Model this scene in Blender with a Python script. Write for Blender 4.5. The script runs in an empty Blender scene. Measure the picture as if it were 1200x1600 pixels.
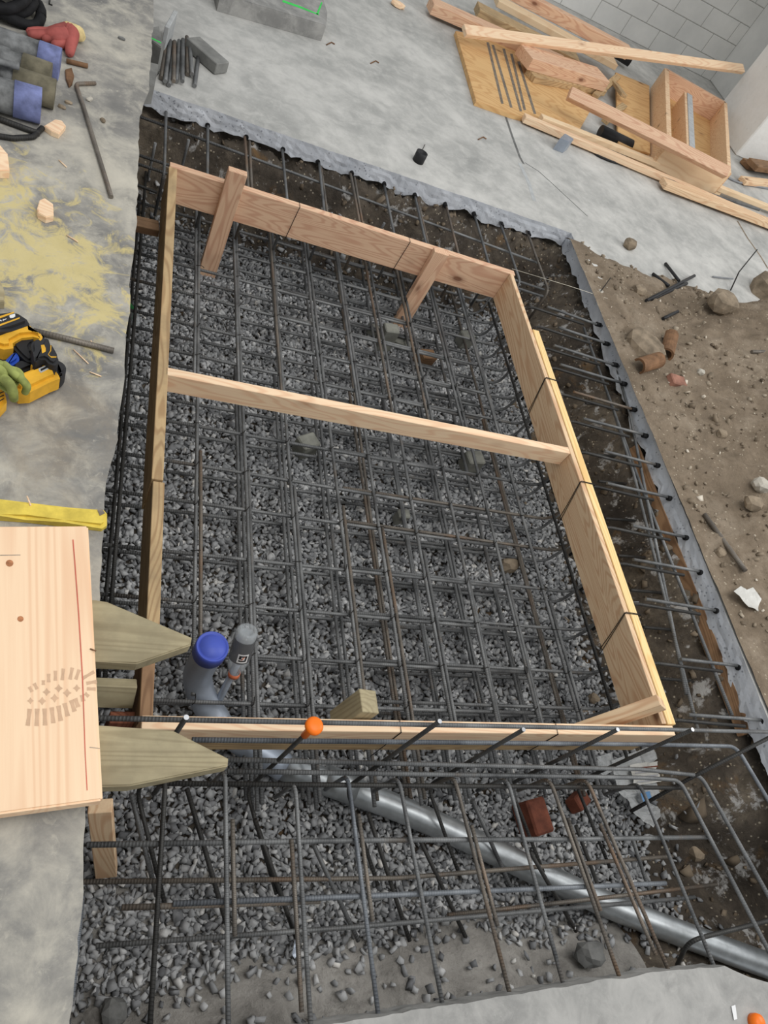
import bpy, bmesh, math, random
import numpy as np
from mathutils import Vector, Matrix, noise
random.seed(7); rng = np.random.default_rng(7)
C = bpy.context.scene.collection
V = Vector
# ------------------------------------------------------------------ camera
K = 2.05; F = 1169.0
R = np.array([[0.9021160010036822, -0.13151443476008243, -0.41096310562246413],
              [-0.12872796338603285, 0.8270214673809816, -0.5472335917444142],
              [0.4118444271513319, 0.5465706230129315, 0.7291397135553975]])
cam = bpy.data.cameras.new('camera'); camo = bpy.data.objects.new('camera', cam); C.objects.link(camo)
M = Matrix([list(R[0]) + [0], list(R[1]) + [0], list(R[2]) + [0], [0, 0, 0, 1]]); M.translation = (0, 0, K)
camo.matrix_world = M
cam.sensor_fit = 'HORIZONTAL'; cam.sensor_width = 36; cam.lens = F / 1200 * 36; cam.clip_start = .02
bpy.context.scene.camera = camo

def ray(px, py): return R @ np.array([(px - 600) / F, -(py - 800) / F, -1.0])
def P(px, py, z=0.0):
    d = ray(px, py); t = (z - K) / d[2]; return V((d[0] * t, d[1] * t, z))
def PY(px, py, y):
    d = ray(px, py); t = y / d[1]; return V((d[0] * t, y, K + d[2] * t))
def PX(px, py, x):
    d = ray(px, py); t = x / d[0]; return V((x, d[1] * t, K + d[2] * t))
LEFT = .40      # top of the raised left slab
GRAV = -.53     # gravel level

# ------------------------------------------------------------------ materials
MAT = {}
def srgb(r, g, b):
    f = lambda c: (c / 255 / 12.92) if c / 255 <= .04045 else ((c / 255 + .055) / 1.055) ** 2.4
    return (f(r), f(g), f(b), 1)
class NT:
    def __init__(s, name, rough=.8, metal=0.0):
        s.m = bpy.data.materials.new(name); s.m.use_nodes = True; s.t = s.m.node_tree
        s.b = s.t.nodes['Principled BSDF']; s.b.inputs['Roughness'].default_value = rough; s.b.inputs['Metallic'].default_value = metal
        s.b.inputs['Specular IOR Level'].default_value = .3
        MAT[name] = s.m
    def n(s, typ, **kw):
        o = s.t.nodes.new(typ)
        for k, v in kw.items():
            if k in o.inputs: o.inputs[k].default_value = v
            else: setattr(o, k, v)
        return o
    def l(s, a, b): s.t.links.new(a, b)
    def co(s, kind='Object', scale=(1, 1, 1), rand=False):
        tc = s.n('ShaderNodeTexCoord'); mp = s.n('ShaderNodeMapping'); mp.inputs['Scale'].default_value = scale
        s.l(tc.outputs[kind], mp.inputs['Vector'])
        if rand:
            oi = s.n('ShaderNodeObjectInfo'); mu = s.n('ShaderNodeMath', operation='MULTIPLY'); mu.inputs[1].default_value = 37.0
            s.l(oi.outputs['Random'], mu.inputs[0]); cx = s.n('ShaderNodeCombineXYZ')
            for k in range(3): s.l(mu.outputs[0], cx.inputs[k])
            s.l(cx.outputs[0], mp.inputs['Location'])
        return mp.outputs['Vector']
    def noise(s, vec, scale, detail=6, rough=.6, dist=0.0):
        o = s.n('ShaderNodeTexNoise'); o.inputs['Scale'].default_value = scale; o.inputs['Detail'].default_value = detail
        o.inputs['Roughness'].default_value = rough; o.inputs['Distortion'].default_value = dist; s.l(vec, o.inputs['Vector']); return o.outputs['Fac']
    def ramp(s, fac, stops):
        o = s.n('ShaderNodeValToRGB'); e = o.color_ramp.elements
        while len(e) < len(stops): e.new(.5)
        for el, (p, c) in zip(e, stops): el.position = p; el.color = c if len(c) == 4 else (*c, 1)
        s.l(fac, o.inputs['Fac']); return o.outputs['Color']
    def mix(s, fac, a, b, typ='MIX'):
        o = s.n('ShaderNodeMix', data_type='RGBA', blend_type=typ)
        for sock, v in ((o.inputs[0], fac), (o.inputs[6], a), (o.inputs[7], b)):
            if isinstance(v, (int, float)): sock.default_value = v
            elif isinstance(v, tuple): sock.default_value = v
            else: s.l(v, sock)
        return o.outputs[2]
    def math(s, op, a, b=None):
        o = s.n('ShaderNodeMath', operation=op)
        for i, v in enumerate((a, b)):
            if v is None: continue
            if isinstance(v, (int, float)): o.inputs[i].default_value = v
            else: s.l(v, o.inputs[i])
        return o.outputs[0]
    def color(s, c):
        if isinstance(c, tuple): s.b.inputs['Base Color'].default_value = c
        else: s.l(c, s.b.inputs['Base Color'])
    def bump(s, h, strength=.3, dist=.01):
        o = s.n('ShaderNodeBump'); o.inputs['Strength'].default_value = strength; o.inputs['Distance'].default_value = dist
        s.l(h, o.inputs['Height']); s.l(o.outputs[0], s.b.inputs['Normal'])
G = lambda v: (v, v, v, 1)

def concrete(name, dark, mid, light, sawdust=False, trowel=.5, rough=.75, k=1.0):
    m = NT(name, rough); v = m.co()
    a = m.noise(v, 1.9, 10, .64, .3); b = m.noise(v, 9, 8, .65, .4); c = m.noise(v, 60, 4, .6)
    col = m.ramp(a, [(.3, dark), (.5, mid), (.7, light)])
    col = m.mix(m.math('MULTIPLY', m.ramp(b, [(.46, G(0)), (.66, G(1))]), .7 * k), col, light)
    col = m.mix(m.math('MULTIPLY', m.ramp(b, [(.30, G(1)), (.46, G(0))]), .6 * k), col, dark)
    fl = m.noise(v, 28, 6, .7, .8)
    col = m.mix(m.math('MULTIPLY', m.ramp(fl, [(.57, G(0)), (.70, G(1))]), .5 * k), col, light)
    if sawdust:
        tc = m.n('ShaderNodeTexCoord'); sx = m.n('ShaderNodeSeparateXYZ'); m.l(tc.outputs['Object'], sx.inputs[0])
        def blob(cx, cy, rx, ry, th=1.0):
            dx = m.math('DIVIDE', m.math('SUBTRACT', sx.outputs[0], cx), rx); dy = m.math('DIVIDE', m.math('SUBTRACT', sx.outputs[1], cy), ry)
            d = m.math('SQRT', m.math('ADD', m.math('MULTIPLY', dx, dx), m.math('MULTIPLY', dy, dy)))
            return m.math('SUBTRACT', th, d)
        d1 = blob(-.08, 1.98, .32, .36); d2 = blob(-.33, 2.2, .3, .32); d3 = blob(.06, 1.86, .09, .32)
        dd = m.math('MAXIMUM', m.math('MAXIMUM', d1, d2), d3)
        nz = m.noise(v, 11, 8, .72, 1.2)
        mask = m.math('ADD', m.math('MULTIPLY', dd, .42), m.math('MULTIPLY', m.math('SUBTRACT', nz, .53), 2.2))
        mk = m.ramp(mask, [(.02, G(0)), (.30, G(1))])
        col = m.mix(m.math('MULTIPLY', mk, .8), col, srgb(205, 188, 128))
        # tan dried mud towards the plank
        d4 = blob(.02, 1.32, .2, .35); nz2 = m.noise(v, 6, 7, .7, .6)
        mk2 = m.ramp(m.math('ADD', m.math('MULTIPLY', d4, .5), m.math('MULTIPLY', m.math('SUBTRACT', nz2, .5), 1.8)), [(.05, G(0)), (.5, G(1))])
        col = m.mix(m.math('MULTIPLY', mk2, .35), col, srgb(158, 142, 118))
    m.color(col)
    h = m.math('ADD', m.math('MULTIPLY', b, 1.0), m.math('MULTIPLY', c, .35)); m.bump(h, .25 * trowel * 2, .01)
    return m
concrete('concrete_raised', srgb(106, 105, 103), srgb(142, 139, 133), srgb(192, 186, 172), sawdust=True)
concrete('concrete_floor', srgb(150, 150, 147), srgb(176, 175, 171), srgb(206, 204, 199), k=.7)
concrete('concrete_front', srgb(122, 121, 119), srgb(145, 144, 141), srgb(174, 172, 168))
# saw cut face of the slab: bluish with dark aggregate
m = NT('concrete_cut', .6); v = m.co(); a = m.noise(v, 5, 7, .6)
vo = m.n('ShaderNodeTexVoronoi'); vo.inputs['Scale'].default_value = 52; m.l(v, vo.inputs['Vector'])
sp = m.ramp(vo.outputs['Distance'], [(.16, G(1)), (.3, G(0))])
sel = m.ramp(m.noise(v, 17, 2), [(.48, G(0)), (.56, G(1))])
col = m.ramp(a, [(.3, srgb(166, 170, 177)), (.7, srgb(204, 207, 212))])
m.color(m.mix(m.math('MULTIPLY', m.math('MULTIPLY', sp, sel), .8), col, srgb(118, 121, 128))); m.bump(m.noise(v, 40, 5), .3, .006)
# wall paints
m = NT('painted_block', .85); v = m.co(); a = m.noise(v, 2.2, 7, .6)
m.color(m.ramp(a, [(.3, srgb(206, 206, 203)), (.7, srgb(226, 225, 221))])); m.bump(m.noise(v, 50, 6), .3, .006)
m = NT('mortar_joint', .9); m.color(srgb(168, 167, 163))
m = NT('painted_pier', .85); v = m.co(); a = m.noise(v, 14, 6, .7)
m.color(m.ramp(a, [(.25, srgb(176, 173, 166)), (.36, srgb(226, 225, 221)), (.8, srgb(234, 233, 230))])); m.bump(a, .5, .01)

def wood(name, early, late, knot, gscale=1.0, stain=None, sheet=False, con=.75, st=(.75, 6, 6)):
    m = NT(name, .7); v = m.co('Object', (1, 1, 1), True)
    mp = m.n('ShaderNodeMapping'); mp.inputs['Scale'].default_value = st if not sheet else (1.2, 4, 4); m.l(v, mp.inputs['Vector'])
    nz = m.noise(mp.outputs[0], 1.0, 2, .45, .25)
    ring = m.math('SINE', m.math('MULTIPLY', nz, 170 * gscale))
    rr = m.ramp(m.math('ADD', m.math('MULTIPLY', ring, .5), .5), [(.45, G(0)), (.98, G(1))])
    mp2 = m.n('ShaderNodeMapping'); mp2.inputs['Scale'].default_value = (3, 90, 90); m.l(v, mp2.inputs['Vector'])
    fib = m.noise(mp2.outputs[0], 1.0, 4, .6)
    tone = m.noise(v, 2.0, 3)
    col = m.mix(m.math('MULTIPLY', rr, con), early, late)
    col = m.mix(m.math('MULTIPLY', m.ramp(fib, [(.35, G(0)), (.7, G(1))]), .3), col, late)
    # knots
    mp3 = m.n('ShaderNodeMapping'); mp3.inputs['Scale'].default_value = (3.2, 6.5, 6.5); m.l(v, mp3.inputs['Vector'])
    vo = m.n('ShaderNodeTexVoronoi'); vo.inputs['Scale'].default_value = 1; m.l(mp3.outputs[0], vo.inputs['Vector'])
    sc = m.n('ShaderNodeSeparateColor'); m.l(vo.outputs['Color'], sc.inputs[0])
    has = m.math('GREATER_THAN', sc.outputs[0], .66)
    kk = m.ramp(vo.outputs['Distance'], [(.07, G(1)), (.12, G(.35)), (.22, G(0))])
    col = m.mix(m.math('MULTIPLY', m.math('MULTIPLY', kk, has), .85), col, knot)
    if stain is not None:
        st = m.ramp(m.noise(v, 5, 6, .65), [(.42, G(0)), (.66, G(1))]); col = m.mix(m.math('MULTIPLY', st, .5), col, stain)
    oi = m.n('ShaderNodeObjectInfo')
    hv = m.n('ShaderNodeHueSaturation'); m.l(col, hv.inputs['Color'])
    m.l(m.math('ADD', .93, m.math('MULTIPLY', oi.outputs['Random'], .12)), hv.inputs['Value']); m.color(hv.outputs[0])
    m.bump(fib, .12, .003)
wood('fir', srgb(234, 205, 168), srgb(202, 154, 116), srgb(96, 58, 36), con=.62)
wood('fir_pale', srgb(240, 212, 178), srgb(226, 184, 148), srgb(150, 96, 62))
wood('fir_plank', srgb(238, 208, 174), srgb(222, 178, 142), srgb(150, 96, 62), .8, con=.5, st=(.16, 5, 5))
wood('fir_pink', srgb(226, 190, 158), srgb(200, 152, 124), srgb(110, 66, 46))
wood('fir_weathered', srgb(200, 172, 130), srgb(160, 128, 92), srgb(70, 48, 32), stain=srgb(136, 118, 92))
wood('fir_yellow', srgb(244, 214, 156), srgb(228, 186, 122), srgb(190, 120, 60), .6)
wood('treated', srgb(176, 164, 132), srgb(128, 114, 86), srgb(88, 72, 44), .8, stain=srgb(112, 104, 84), con=.4, st=(.5, 6, 6))
wood('red_wood', srgb(150, 92, 66), srgb(112, 62, 44), srgb(60, 34, 24))
wood('old_brown', srgb(150, 118, 88), srgb(112, 82, 58), srgb(54, 36, 24), stain=srgb(80, 62, 46))
wood('plywood', srgb(218, 178, 124), srgb(196, 150, 98), srgb(112, 70, 40), .5, sheet=True)
wood('plywood_pale', srgb(234, 208, 172), srgb(222, 190, 152), srgb(150, 108, 70), .4, sheet=True)

def rebar_mat(name, base, lite, rust, amount):
    m = NT(name, .5, .35); v = m.co('Object', (1, 1, 1), True)
    a = m.noise(v, 6, 5, .65); r = m.noise(v, 3.2, 5, .7)
    col = m.ramp(a, [(.3, base), (.7, lite)])
    col = m.mix(m.ramp(m.math('ADD', r, amount), [(.52, G(0)), (.75, G(1))]), col, rust)
    m.color(col)
    uv = m.co('UV', (1, 1, 1))
    sx = m.n('ShaderNodeSeparateXYZ'); m.l(uv, sx.inputs[0])
    ph = m.math('ADD', m.math('MULTIPLY', sx.outputs[1], 2 * math.pi / .0085), m.math('MULTIPLY', m.math('SINE', m.math('MULTIPLY', sx.outputs[0], 2 * math.pi)), .9))
    w = m.ramp(m.math('ADD', m.math('MULTIPLY', m.math('SINE', ph), .5), .5), [(.45, G(0)), (.75, G(1))])
    m.bump(w, .9, .0016)
rebar_mat('steel_rebar', srgb(76, 77, 78), srgb(138, 139, 139), srgb(120, 103, 84), -.07)
rebar_mat('steel_rebar_rusty', srgb(82, 78, 74), srgb(134, 126, 116), srgb(134, 106, 82), .02)
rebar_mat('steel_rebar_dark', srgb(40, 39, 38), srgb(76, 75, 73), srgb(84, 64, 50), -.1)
rebar_mat('steel_rebar_blue', srgb(76, 80, 86), srgb(142, 146, 151), srgb(120, 100, 78), -.14)

def plain(name, col, rough=.6, metal=0.0, var=.12, scale=8, bump=0.0, lite=None):
    m = NT(name, rough, metal); v = m.co('Object', (1, 1, 1), True); a = m.noise(v, scale, 5, .6)
    d = tuple(c * (1 - var * 2) for c in col[:3]) + (1,); l_ = lite or tuple(min(1, c * (1 + var * 1.6)) for c in col[:3]) + (1,)
    m.color(m.ramp(a, [(.3, d), (.7, l_)]))
    if bump: m.bump(a, bump, .006)
    return m
plain('tie_wire', srgb(44, 42, 40), .5, .6)
plain('galvanized', srgb(172, 176, 178), .36, .75, .1, 20)
plain('galvanized_dull', srgb(158, 166, 178), .4, .45, .12, 6)
plain('blue_cap', srgb(74, 92, 186), .45, 0, .08, 6)
plain('blue_cap_dusty', srgb(124, 132, 178), .7, 0, .26, 12)
plain('conduit_dirty', srgb(108, 109, 109), .7, .15, .4, 16)
plain('conduit_end', srgb(112, 106, 88), .7, .2, .2, 22)
plain('black_plastic', srgb(38, 38, 40), .5)
plain('black_rubber', srgb(24, 24, 26), .8, 0, .3, 30, .6)
plain('tool_yellow', srgb(224, 170, 50), .45, 0, .14, 12)
plain('tool_black', srgb(44, 44, 46), .6, 0, .12, 14)
plain('tool_blue', srgb(36, 74, 172), .4)
plain('white_ink', srgb(220, 220, 220), .6, 0, .02)
plain('hose_yellow', srgb(216, 192, 82), .55, 0, .16, 16)
plain('glove_red', srgb(162, 84, 78), .75, 0, .14, 14, .2)
plain('glove_cuff', srgb(214, 192, 138), .9, 0, .12, 30)
plain('glove_green', srgb(146, 154, 86), .8, 0, .2, 24, .3)
plain('orange_cap', srgb(250, 120, 24), .4, 0, .05)
plain('rust_iron', srgb(132, 100, 74), .8, .3, .2, 20)
plain('clay', srgb(110, 62, 46), .85, 0, .25, 14, .4)
plain('brick', srgb(150, 108, 92), .9, 0, .2, 12, .4)
plain('block_concrete', srgb(128, 128, 120), .9, 0, .15, 18, .3)
plain('block_grey', srgb(120, 120, 118), .85, 0, .12, 10, .3, lite=srgb(142, 142, 138))
plain('block_cut', srgb(176, 178, 178), .9, 0, .08, 20, .3)
plain('stone_brown', srgb(136, 122, 104), .95, 0, .22, 14, .5)
plain('stone_pale', srgb(184, 178, 166), .95, 0, .14, 14, .4)
plain('stone_grey', srgb(108, 108, 106), .9, 0, .2, 18, .4)
plain('string_white', srgb(220, 214, 196), .8)
plain('aluminium', srgb(196, 198, 202), .35, .7)
plain('black_cable', srgb(30, 30, 32), .5)
plain('grey_cable', srgb(140, 142, 146), .5)
plain('line_green', srgb(60, 210, 90), .6)
plain('red_pencil', srgb(206, 112, 92), .8)
plain('mud_print', srgb(204, 170, 140), .9, 0, .06, 40)
plain('knot_wood', srgb(176, 118, 80), .7, 0, .2, 90)
plain('pencil_grey', srgb(150, 140, 128), .7, 0, .15, 40)
plain('tape_grey', srgb(122, 112, 100), .7, 0, .2, 30)
plain('orange_ring', srgb(196, 108, 72), .5)
plain('green_label', srgb(40, 110, 60), .5)
m = NT('bottle_plastic', .08); m.color(srgb(226, 232, 236)); m.b.inputs['Alpha'].default_value = .2; m.b.inputs['Specular IOR Level'].default_value = .9
m = NT('bottle_label', .25); m.color(srgb(92, 92, 94)); m.b.inputs['Alpha'].default_value = .82
m = NT('poly_film', .22); v = m.co(); a = m.noise(v, 14, 5, .6); m.color(srgb(206, 208, 208)); m.b.inputs['Alpha'].default_value = .5; m.b.inputs['Specular IOR Level'].default_value = .6; m.bump(a, .9, .03)
m = NT('print_film', .4); v = m.co(); a = m.noise(v, 5, 5, .6); m.color(srgb(196, 194, 188)); m.bump(a, .5, .02)
plain('label_blue', srgb(96, 136, 176), .5); plain('label_grey', srgb(150, 150, 154), .5)

def soil(name, dark, mid, lite, rust=None, pale=None, speck=True):
    m = NT(name, .95); v = m.co(); a = m.noise(v, 3.5, 9, .7, .5); b = m.noise(v, 26, 8, .7)
    col = m.ramp(a, [(.3, dark), (.5, mid), (.72, lite)]); col = m.mix(m.math('MULTIPLY', m.ramp(b, [(.3, G(1)), (.5, G(0))]), .6), col, dark)
    if rust is not None: col = m.mix(m.ramp(m.noise(v, 4.5, 6, .6, .5), [(.60, G(0)), (.72, G(.7))]), col, rust)
    if pale is not None: col = m.mix(m.ramp(m.noise(v, 9, 7, .68, .3), [(.57, G(0)), (.64, G(.8))]), col, pale)
    if speck:
        vo = m.n('ShaderNodeTexVoronoi'); vo.inputs['Scale'].default_value = 70; m.l(v, vo.inputs['Vector'])
        sc = m.n('ShaderNodeSeparateColor'); m.l(vo.outputs['Color'], sc.inputs[0])
        k = m.math('MULTIPLY', m.math('GREATER_THAN', sc.outputs[0], .9), m.ramp(vo.outputs['Distance'], [(.2, G(1)), (.4, G(0))]))
        col = m.mix(m.math('MULTIPLY', k, .6), col, srgb(206, 194, 172))
    m.color(col); m.bump(m.math('ADD', a, m.math('MULTIPLY', b, .5)), .9, .03)
soil('soil_dry', srgb(108, 95, 80), srgb(134, 119, 101), srgb(160, 146, 128))
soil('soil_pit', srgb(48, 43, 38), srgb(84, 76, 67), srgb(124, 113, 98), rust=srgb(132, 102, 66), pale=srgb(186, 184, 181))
soil('soil_bed', srgb(124, 121, 116), srgb(158, 154, 148), srgb(190, 186, 180), speck=False)
m = NT('gravel_stone', .8); at_ = m.n('ShaderNodeAttribute', attribute_name='tone'); v = m.co(); b = m.noise(v, 120, 3)
m.color(m.mix(m.math('MULTIPLY', b, .35), m.ramp(at_.outputs['Fac'], [(0, srgb(100, 101, 103)), (.45, srgb(162, 163, 164)), (.85, srgb(206, 206, 205)), (1, srgb(228, 224, 217))]), srgb(126, 127, 129)))
m = NT('dirt_clod', .95); at_ = m.n('ShaderNodeAttribute', attribute_name='tone')
m.color(m.ramp(at_.outputs['Fac'], [(0, srgb(96, 84, 70)), (.6, srgb(140, 126, 108)), (.9, srgb(176, 164, 146)), (1, srgb(216, 206, 190))]))

# ------------------------------------------------------------------ object helpers
def mk(name, verts, faces, mat, parent=None, smooth=False, uvs=None):
    me = bpy.data.meshes.new(name); me.from_pydata([tuple(v) for v in verts], [], faces)
    return obj(name, me, mat, parent, smooth)
def obj(name, me, mat, parent=None, smooth=False):
    if isinstance(me, bmesh.types.BMesh):
        b = me; bmesh.ops.recalc_face_normals(b, faces=b.faces); me = bpy.data.meshes.new(name); b.to_mesh(me); b.free()
    o = bpy.data.objects.new(name, me); C.objects.link(o)
    if mat: me.materials.append(MAT[mat])
    if smooth: me.polygons.foreach_set('use_smooth', [True] * len(me.polygons))
    if parent: o.parent = parent; o.matrix_parent_inverse = Matrix()
    return o
def tag(o, label=None, cat=None, group=None, kind=None):
    if label: o['label'] = label
    if cat: o['category'] = cat
    if group: o['group'] = group
    if kind: o['kind'] = kind
    return o
def empty(name, loc, label=None, cat=None, group=None):
    o = bpy.data.objects.new(name, None); o.empty_display_size = .05; C.objects.link(o); o.location = loc
    return tag(o, label, cat, group)
def local(pts, org): return [V(p) - V(org) for p in pts]
def frame(x, up):
    x = V(x).normalized(); up = V(up); y = up.cross(x)
    if y.length < 1e-5: y = V((0, 1, 0)).cross(x)
    y.normalize(); z = x.cross(y); return Matrix((x, y, z)).transposed()
def bm_box(bm, lx, ly, lz, mat4=None, bev=.002):
    r = bmesh.ops.create_cube(bm, size=1); vs = r['verts']
    bmesh.ops.scale(bm, vec=(lx, ly, lz), verts=vs)
    if bev:
        es = list({e for v in vs for e in v.link_edges})
        g = bmesh.ops.bevel(bm, geom=es, offset=bev, segments=1, affect='EDGES'); vs = list({v for f in g['faces'] for v in f.verts} | {v for v in vs if v.is_valid})
    if mat4 is not None: bmesh.ops.transform(bm, matrix=mat4, verts=vs)
    return vs
def board(name, a, b, w, t, up, mat, label=None, cat=None, group=None, parent=None, bev=.002, jitter=True):
    """timber from a to b (centres of the end faces); local X along, w along local Y, t along local Z (Z close to up)"""
    a = V(a); b = V(b); L = (b - a).length; bm = bmesh.new(); bm_box(bm, L, w, t, None, bev)
    o = obj(name, bm, mat, parent); mw = frame(b - a, up).to_4x4(); mw.translation = (a + b) / 2
    o.matrix_world = mw
    return tag(o, label, cat, group)
def fillet(pts, rad):
    pts = [V(p) for p in pts]; out = [pts[0]]
    for i in range(1, len(pts) - 1):
        p0, p1, p2 = pts[i - 1], pts[i], pts[i + 1]; d0 = (p0 - p1); d2 = (p2 - p1)
        ang = d0.angle(d2, math.pi)
        if ang > 3.05: out.append(p1); continue
        tl = min(rad / math.tan(ang / 2), d0.length * .49, d2.length * .49); q0 = p1 + d0.normalized() * tl; q2 = p1 + d2.normalized() * tl
        for k in range(7):
            s = k / 6; out.append(q0 * (1 - s) ** 2 + p1 * 2 * s * (1 - s) + q2 * s * s)
    out.append(pts[-1]); return out
def tube_mesh(name, pts, r, sides=8, caps=True, radii=None):
    pts = [V(p) for p in pts]; n = len(pts); verts = []; faces = []; uv = []
    t0 = (pts[1] - pts[0]).normalized(); nrm = t0.orthogonal().normalized(); along = 0
    rings = []
    for i, p in enumerate(pts):
        t = ((pts[min(i + 1, n - 1)] - pts[max(i - 1, 0)])).normalized()
        nrm = (nrm - t * nrm.dot(t)).normalized(); bi = t.cross(nrm)
        if i: along += (p - pts[i - 1]).length
        rr = radii[i] if radii else r
        for k in range(sides):
            a = 2 * math.pi * k / sides; verts.append(p + nrm * math.cos(a) * rr + bi * math.sin(a) * rr)
        rings.append(along)
    luv = []
    for i in range(n - 1):
        for k in range(sides):
            k2 = (k + 1) % sides; faces.append((i * sides + k, i * sides + k2, (i + 1) * sides + k2, (i + 1) * sides + k))
            luv += [(k / sides, rings[i]), ((k + 1) / sides, rings[i]), ((k + 1) / sides, rings[i + 1]), (k / sides, rings[i + 1])]
    if caps:
        faces.append(tuple(range(sides))[::-1]); luv += [(0, 0)] * sides
        faces.append(tuple((n - 1) * sides + k for k in range(sides))); luv += [(0, 0)] * sides
    me = bpy.data.meshes.new(name); me.from_pydata([tuple(v) for v in verts], [], faces)
    ul = me.uv_layers.new(name='UVMap'); ul.data.foreach_set('uv', [c for p in luv for c in p])
    sm = [True] * len(me.polygons)
    if caps: sm[-1] = sm[-2] = False
    me.polygons.foreach_set('use_smooth', sm)
    return me
def tube(name, pts, r, mat, label=None, cat=None, group=None, parent=None, bend=0, sides=8, radii=None):
    pts = [V(p) for p in pts]
    if bend: pts = fillet(pts, bend)
    org = pts[0].copy() if parent is None else V((0, 0, 0))
    o = obj(name, tube_mesh(name, [p - org for p in pts], r, sides, True, radii), mat, parent)
    if parent is None: o.location = org
    return tag(o, label, cat, group)
RB = .0074
def rebar(pts, label, group, mat='steel_rebar', r=RB, bend=.05):
    pts = [V(p) for p in pts]
    if len(pts) == 2:   # slight natural bow so that a bar is not a perfect line
        d = pts[1] - pts[0]; m1 = pts[0] + d * .36; m2 = pts[0] + d * .7; k = d.length * .0022
        j = lambda: V((random.uniform(-k, k), random.uniform(-k, k), 0)); pts = [pts[0], m1 + j(), m2 + j(), pts[1]]
        bend = 0
    return tube('rebar', pts, r, mat, label, 'rebar', group, bend=bend, sides=10)
def prism(name, pts, z0, z1, mat, parent=None, bev=.003, smooth=False, org=(0, 0, 0)):
    """outline pts (x, y) extruded between two heights"""
    bm = bmesh.new(); vs = [bm.verts.new(V((p[0], p[1], z0)) - V(org)) for p in pts]; f = bm.faces.new(vs)
    r = bmesh.ops.extrude_face_region(bm, geom=[f]); nv = [g for g in r['geom'] if isinstance(g, bmesh.types.BMVert)]
    for v_ in nv: v_.co.z += z1 - z0
    if bev:
        top = [e for e in bm.edges if all(abs(v_.co.z + org[2] - z1) < 1e-6 for v_ in e.verts)]
        bmesh.ops.bevel(bm, geom=top, offset=bev, segments=2, affect='EDGES')
    return obj(name, bm, mat, parent, smooth)
def hprism(name, pix, z0, z1, mat, parent=None, bev=.003, org=(0, 0, 0)):
    """an outline read off the photo at height z1, standing down to z0"""
    return prism(name, [P(x, y, z1) for x, y in pix], z0, z1, mat, parent, bev, False, org)
def rock_bm(seed, sx, sy, sz, rough=.25, sub=2):
    bm = bmesh.new(); bmesh.ops.create_icosphere(bm, subdivisions=sub, radius=1)
    o = V((seed * 7.3, seed * 3.1, seed))
    for v_ in bm.verts:
        k = 1 + rough * noise.noise(v_.co * 1.3 + o) * 1.6 + rough * .5 * noise.noise(v_.co * 3.1 + o)
        c = v_.co * k; v_.co = V((max(-.92, min(.9, c.x)) * sx * 1.1, max(-.9, min(.92, c.y)) * sy * 1.1, max(-.75, min(.75, c.z)) * sz * 1.3))
    return bm
def rock(name, loc, size, mat, label, cat, group=None, seed=None, rot=0):
    seed = seed or random.random() * 90; o = obj(name, rock_bm(seed, *size), mat); o.location = loc; o.rotation_euler = (0, 0, rot)
    return tag(o, label, cat, group)
def block(name, c, d, rot, mat, label, cat, group=None, tilt=(0, 0), bev=.006):
    bm = bmesh.new(); bm_box(bm, d[0], d[1], d[2], None, bev); o = obj(name, bm, mat); o.location = c; o.rotation_euler = (tilt[0], tilt[1], rot)
    return tag(o, label, cat, group)
def lathe(name, prof, mat, parent=None, seg=28, smooth=True):
    verts = []; faces = []
    for (r, z) in prof:
        for k in range(seg): a = 2 * math.pi * k / seg; verts.append((r * math.cos(a), r * math.sin(a), z))
    n = len(prof)
    for i in range(n - 1):
        for k in range(seg): k2 = (k + 1) % seg; faces.append((i * seg + k, i * seg + k2, (i + 1) * seg + k2, (i + 1) * seg + k))
    return mk(name, verts, faces, mat, parent, smooth)
ORD = ['first', 'second', 'third', 'fourth', 'fifth', 'sixth', 'seventh', 'eighth', 'ninth', 'tenth', 'eleventh', 'twelfth', 'thirteenth', 'fourteenth', 'fifteenth', 'sixteenth']

# ------------------------------------------------------------------ setting: floors
def N2(x, y, s, o=0): return noise.fractal(V((x * s, y * s, o)), 1.0, 2.0, 5)
def slab(name, pts, top, th, mat, edge_mat, ragged=(), EDGE=.014):
    """pts: outline (ccw); sides listed in ragged get a broken, subdivided cut face"""
    verts = []; faces = []; fm = []; ring = []
    n = len(pts)
    for i in range(n):
        a = V((*pts[i], 0)); b = V((*pts[(i + 1) % n], 0)); d = b - a; k = max(1, int(d.length / .025)) if i in ragged else 1
        nrm = V((d.y, -d.x, 0)).normalized()
        for j in range(k):
            p = a + d * (j / k); rg = i in ragged
            if rg and 0 < j: p = p + nrm * (.006 * noise.noise(p * 9) + .004 * noise.noise(p * 31))
            ring.append((p, nrm, rg))
    tops = [(p.x, p.y, top) for p, _, _ in ring]; m_ = len(ring); verts += tops; faces.append(tuple(range(m_))); fm.append(0)
    rows = 5
    for r_ in range(1, rows + 1):
        for (p, nrm, rg) in ring:
            s = r_ / rows; t_ = th
            if rg:
                t_ = th * (1 + .32 * noise.noise(p * 6) + .22 * noise.noise(p * 19)); q = p + nrm * (.005 * noise.noise(V((p.x * 22, p.y * 22, s * 4))) + EDGE * s)
            else: q = p
            verts.append((q.x, q.y, top - t_ * s))
    for r_ in range(rows):
        for k in range(m_):
            k2 = (k + 1) % m_; faces.append((r_ * m_ + k, (r_ + 1) * m_ + k, (r_ + 1) * m_ + k2, r_ * m_ + k2)); fm.append(1)
    o = mk(name, verts, faces, mat); o.data.materials.append(MAT[edge_mat]); o.data.polygons.foreach_set('material_index', fm)
    return tag(o, kind='structure')
FY = 3.96   # far edge of the pit
RX = 2.81   # right edge of the pit
corner = P(893, 364, 0)
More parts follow.
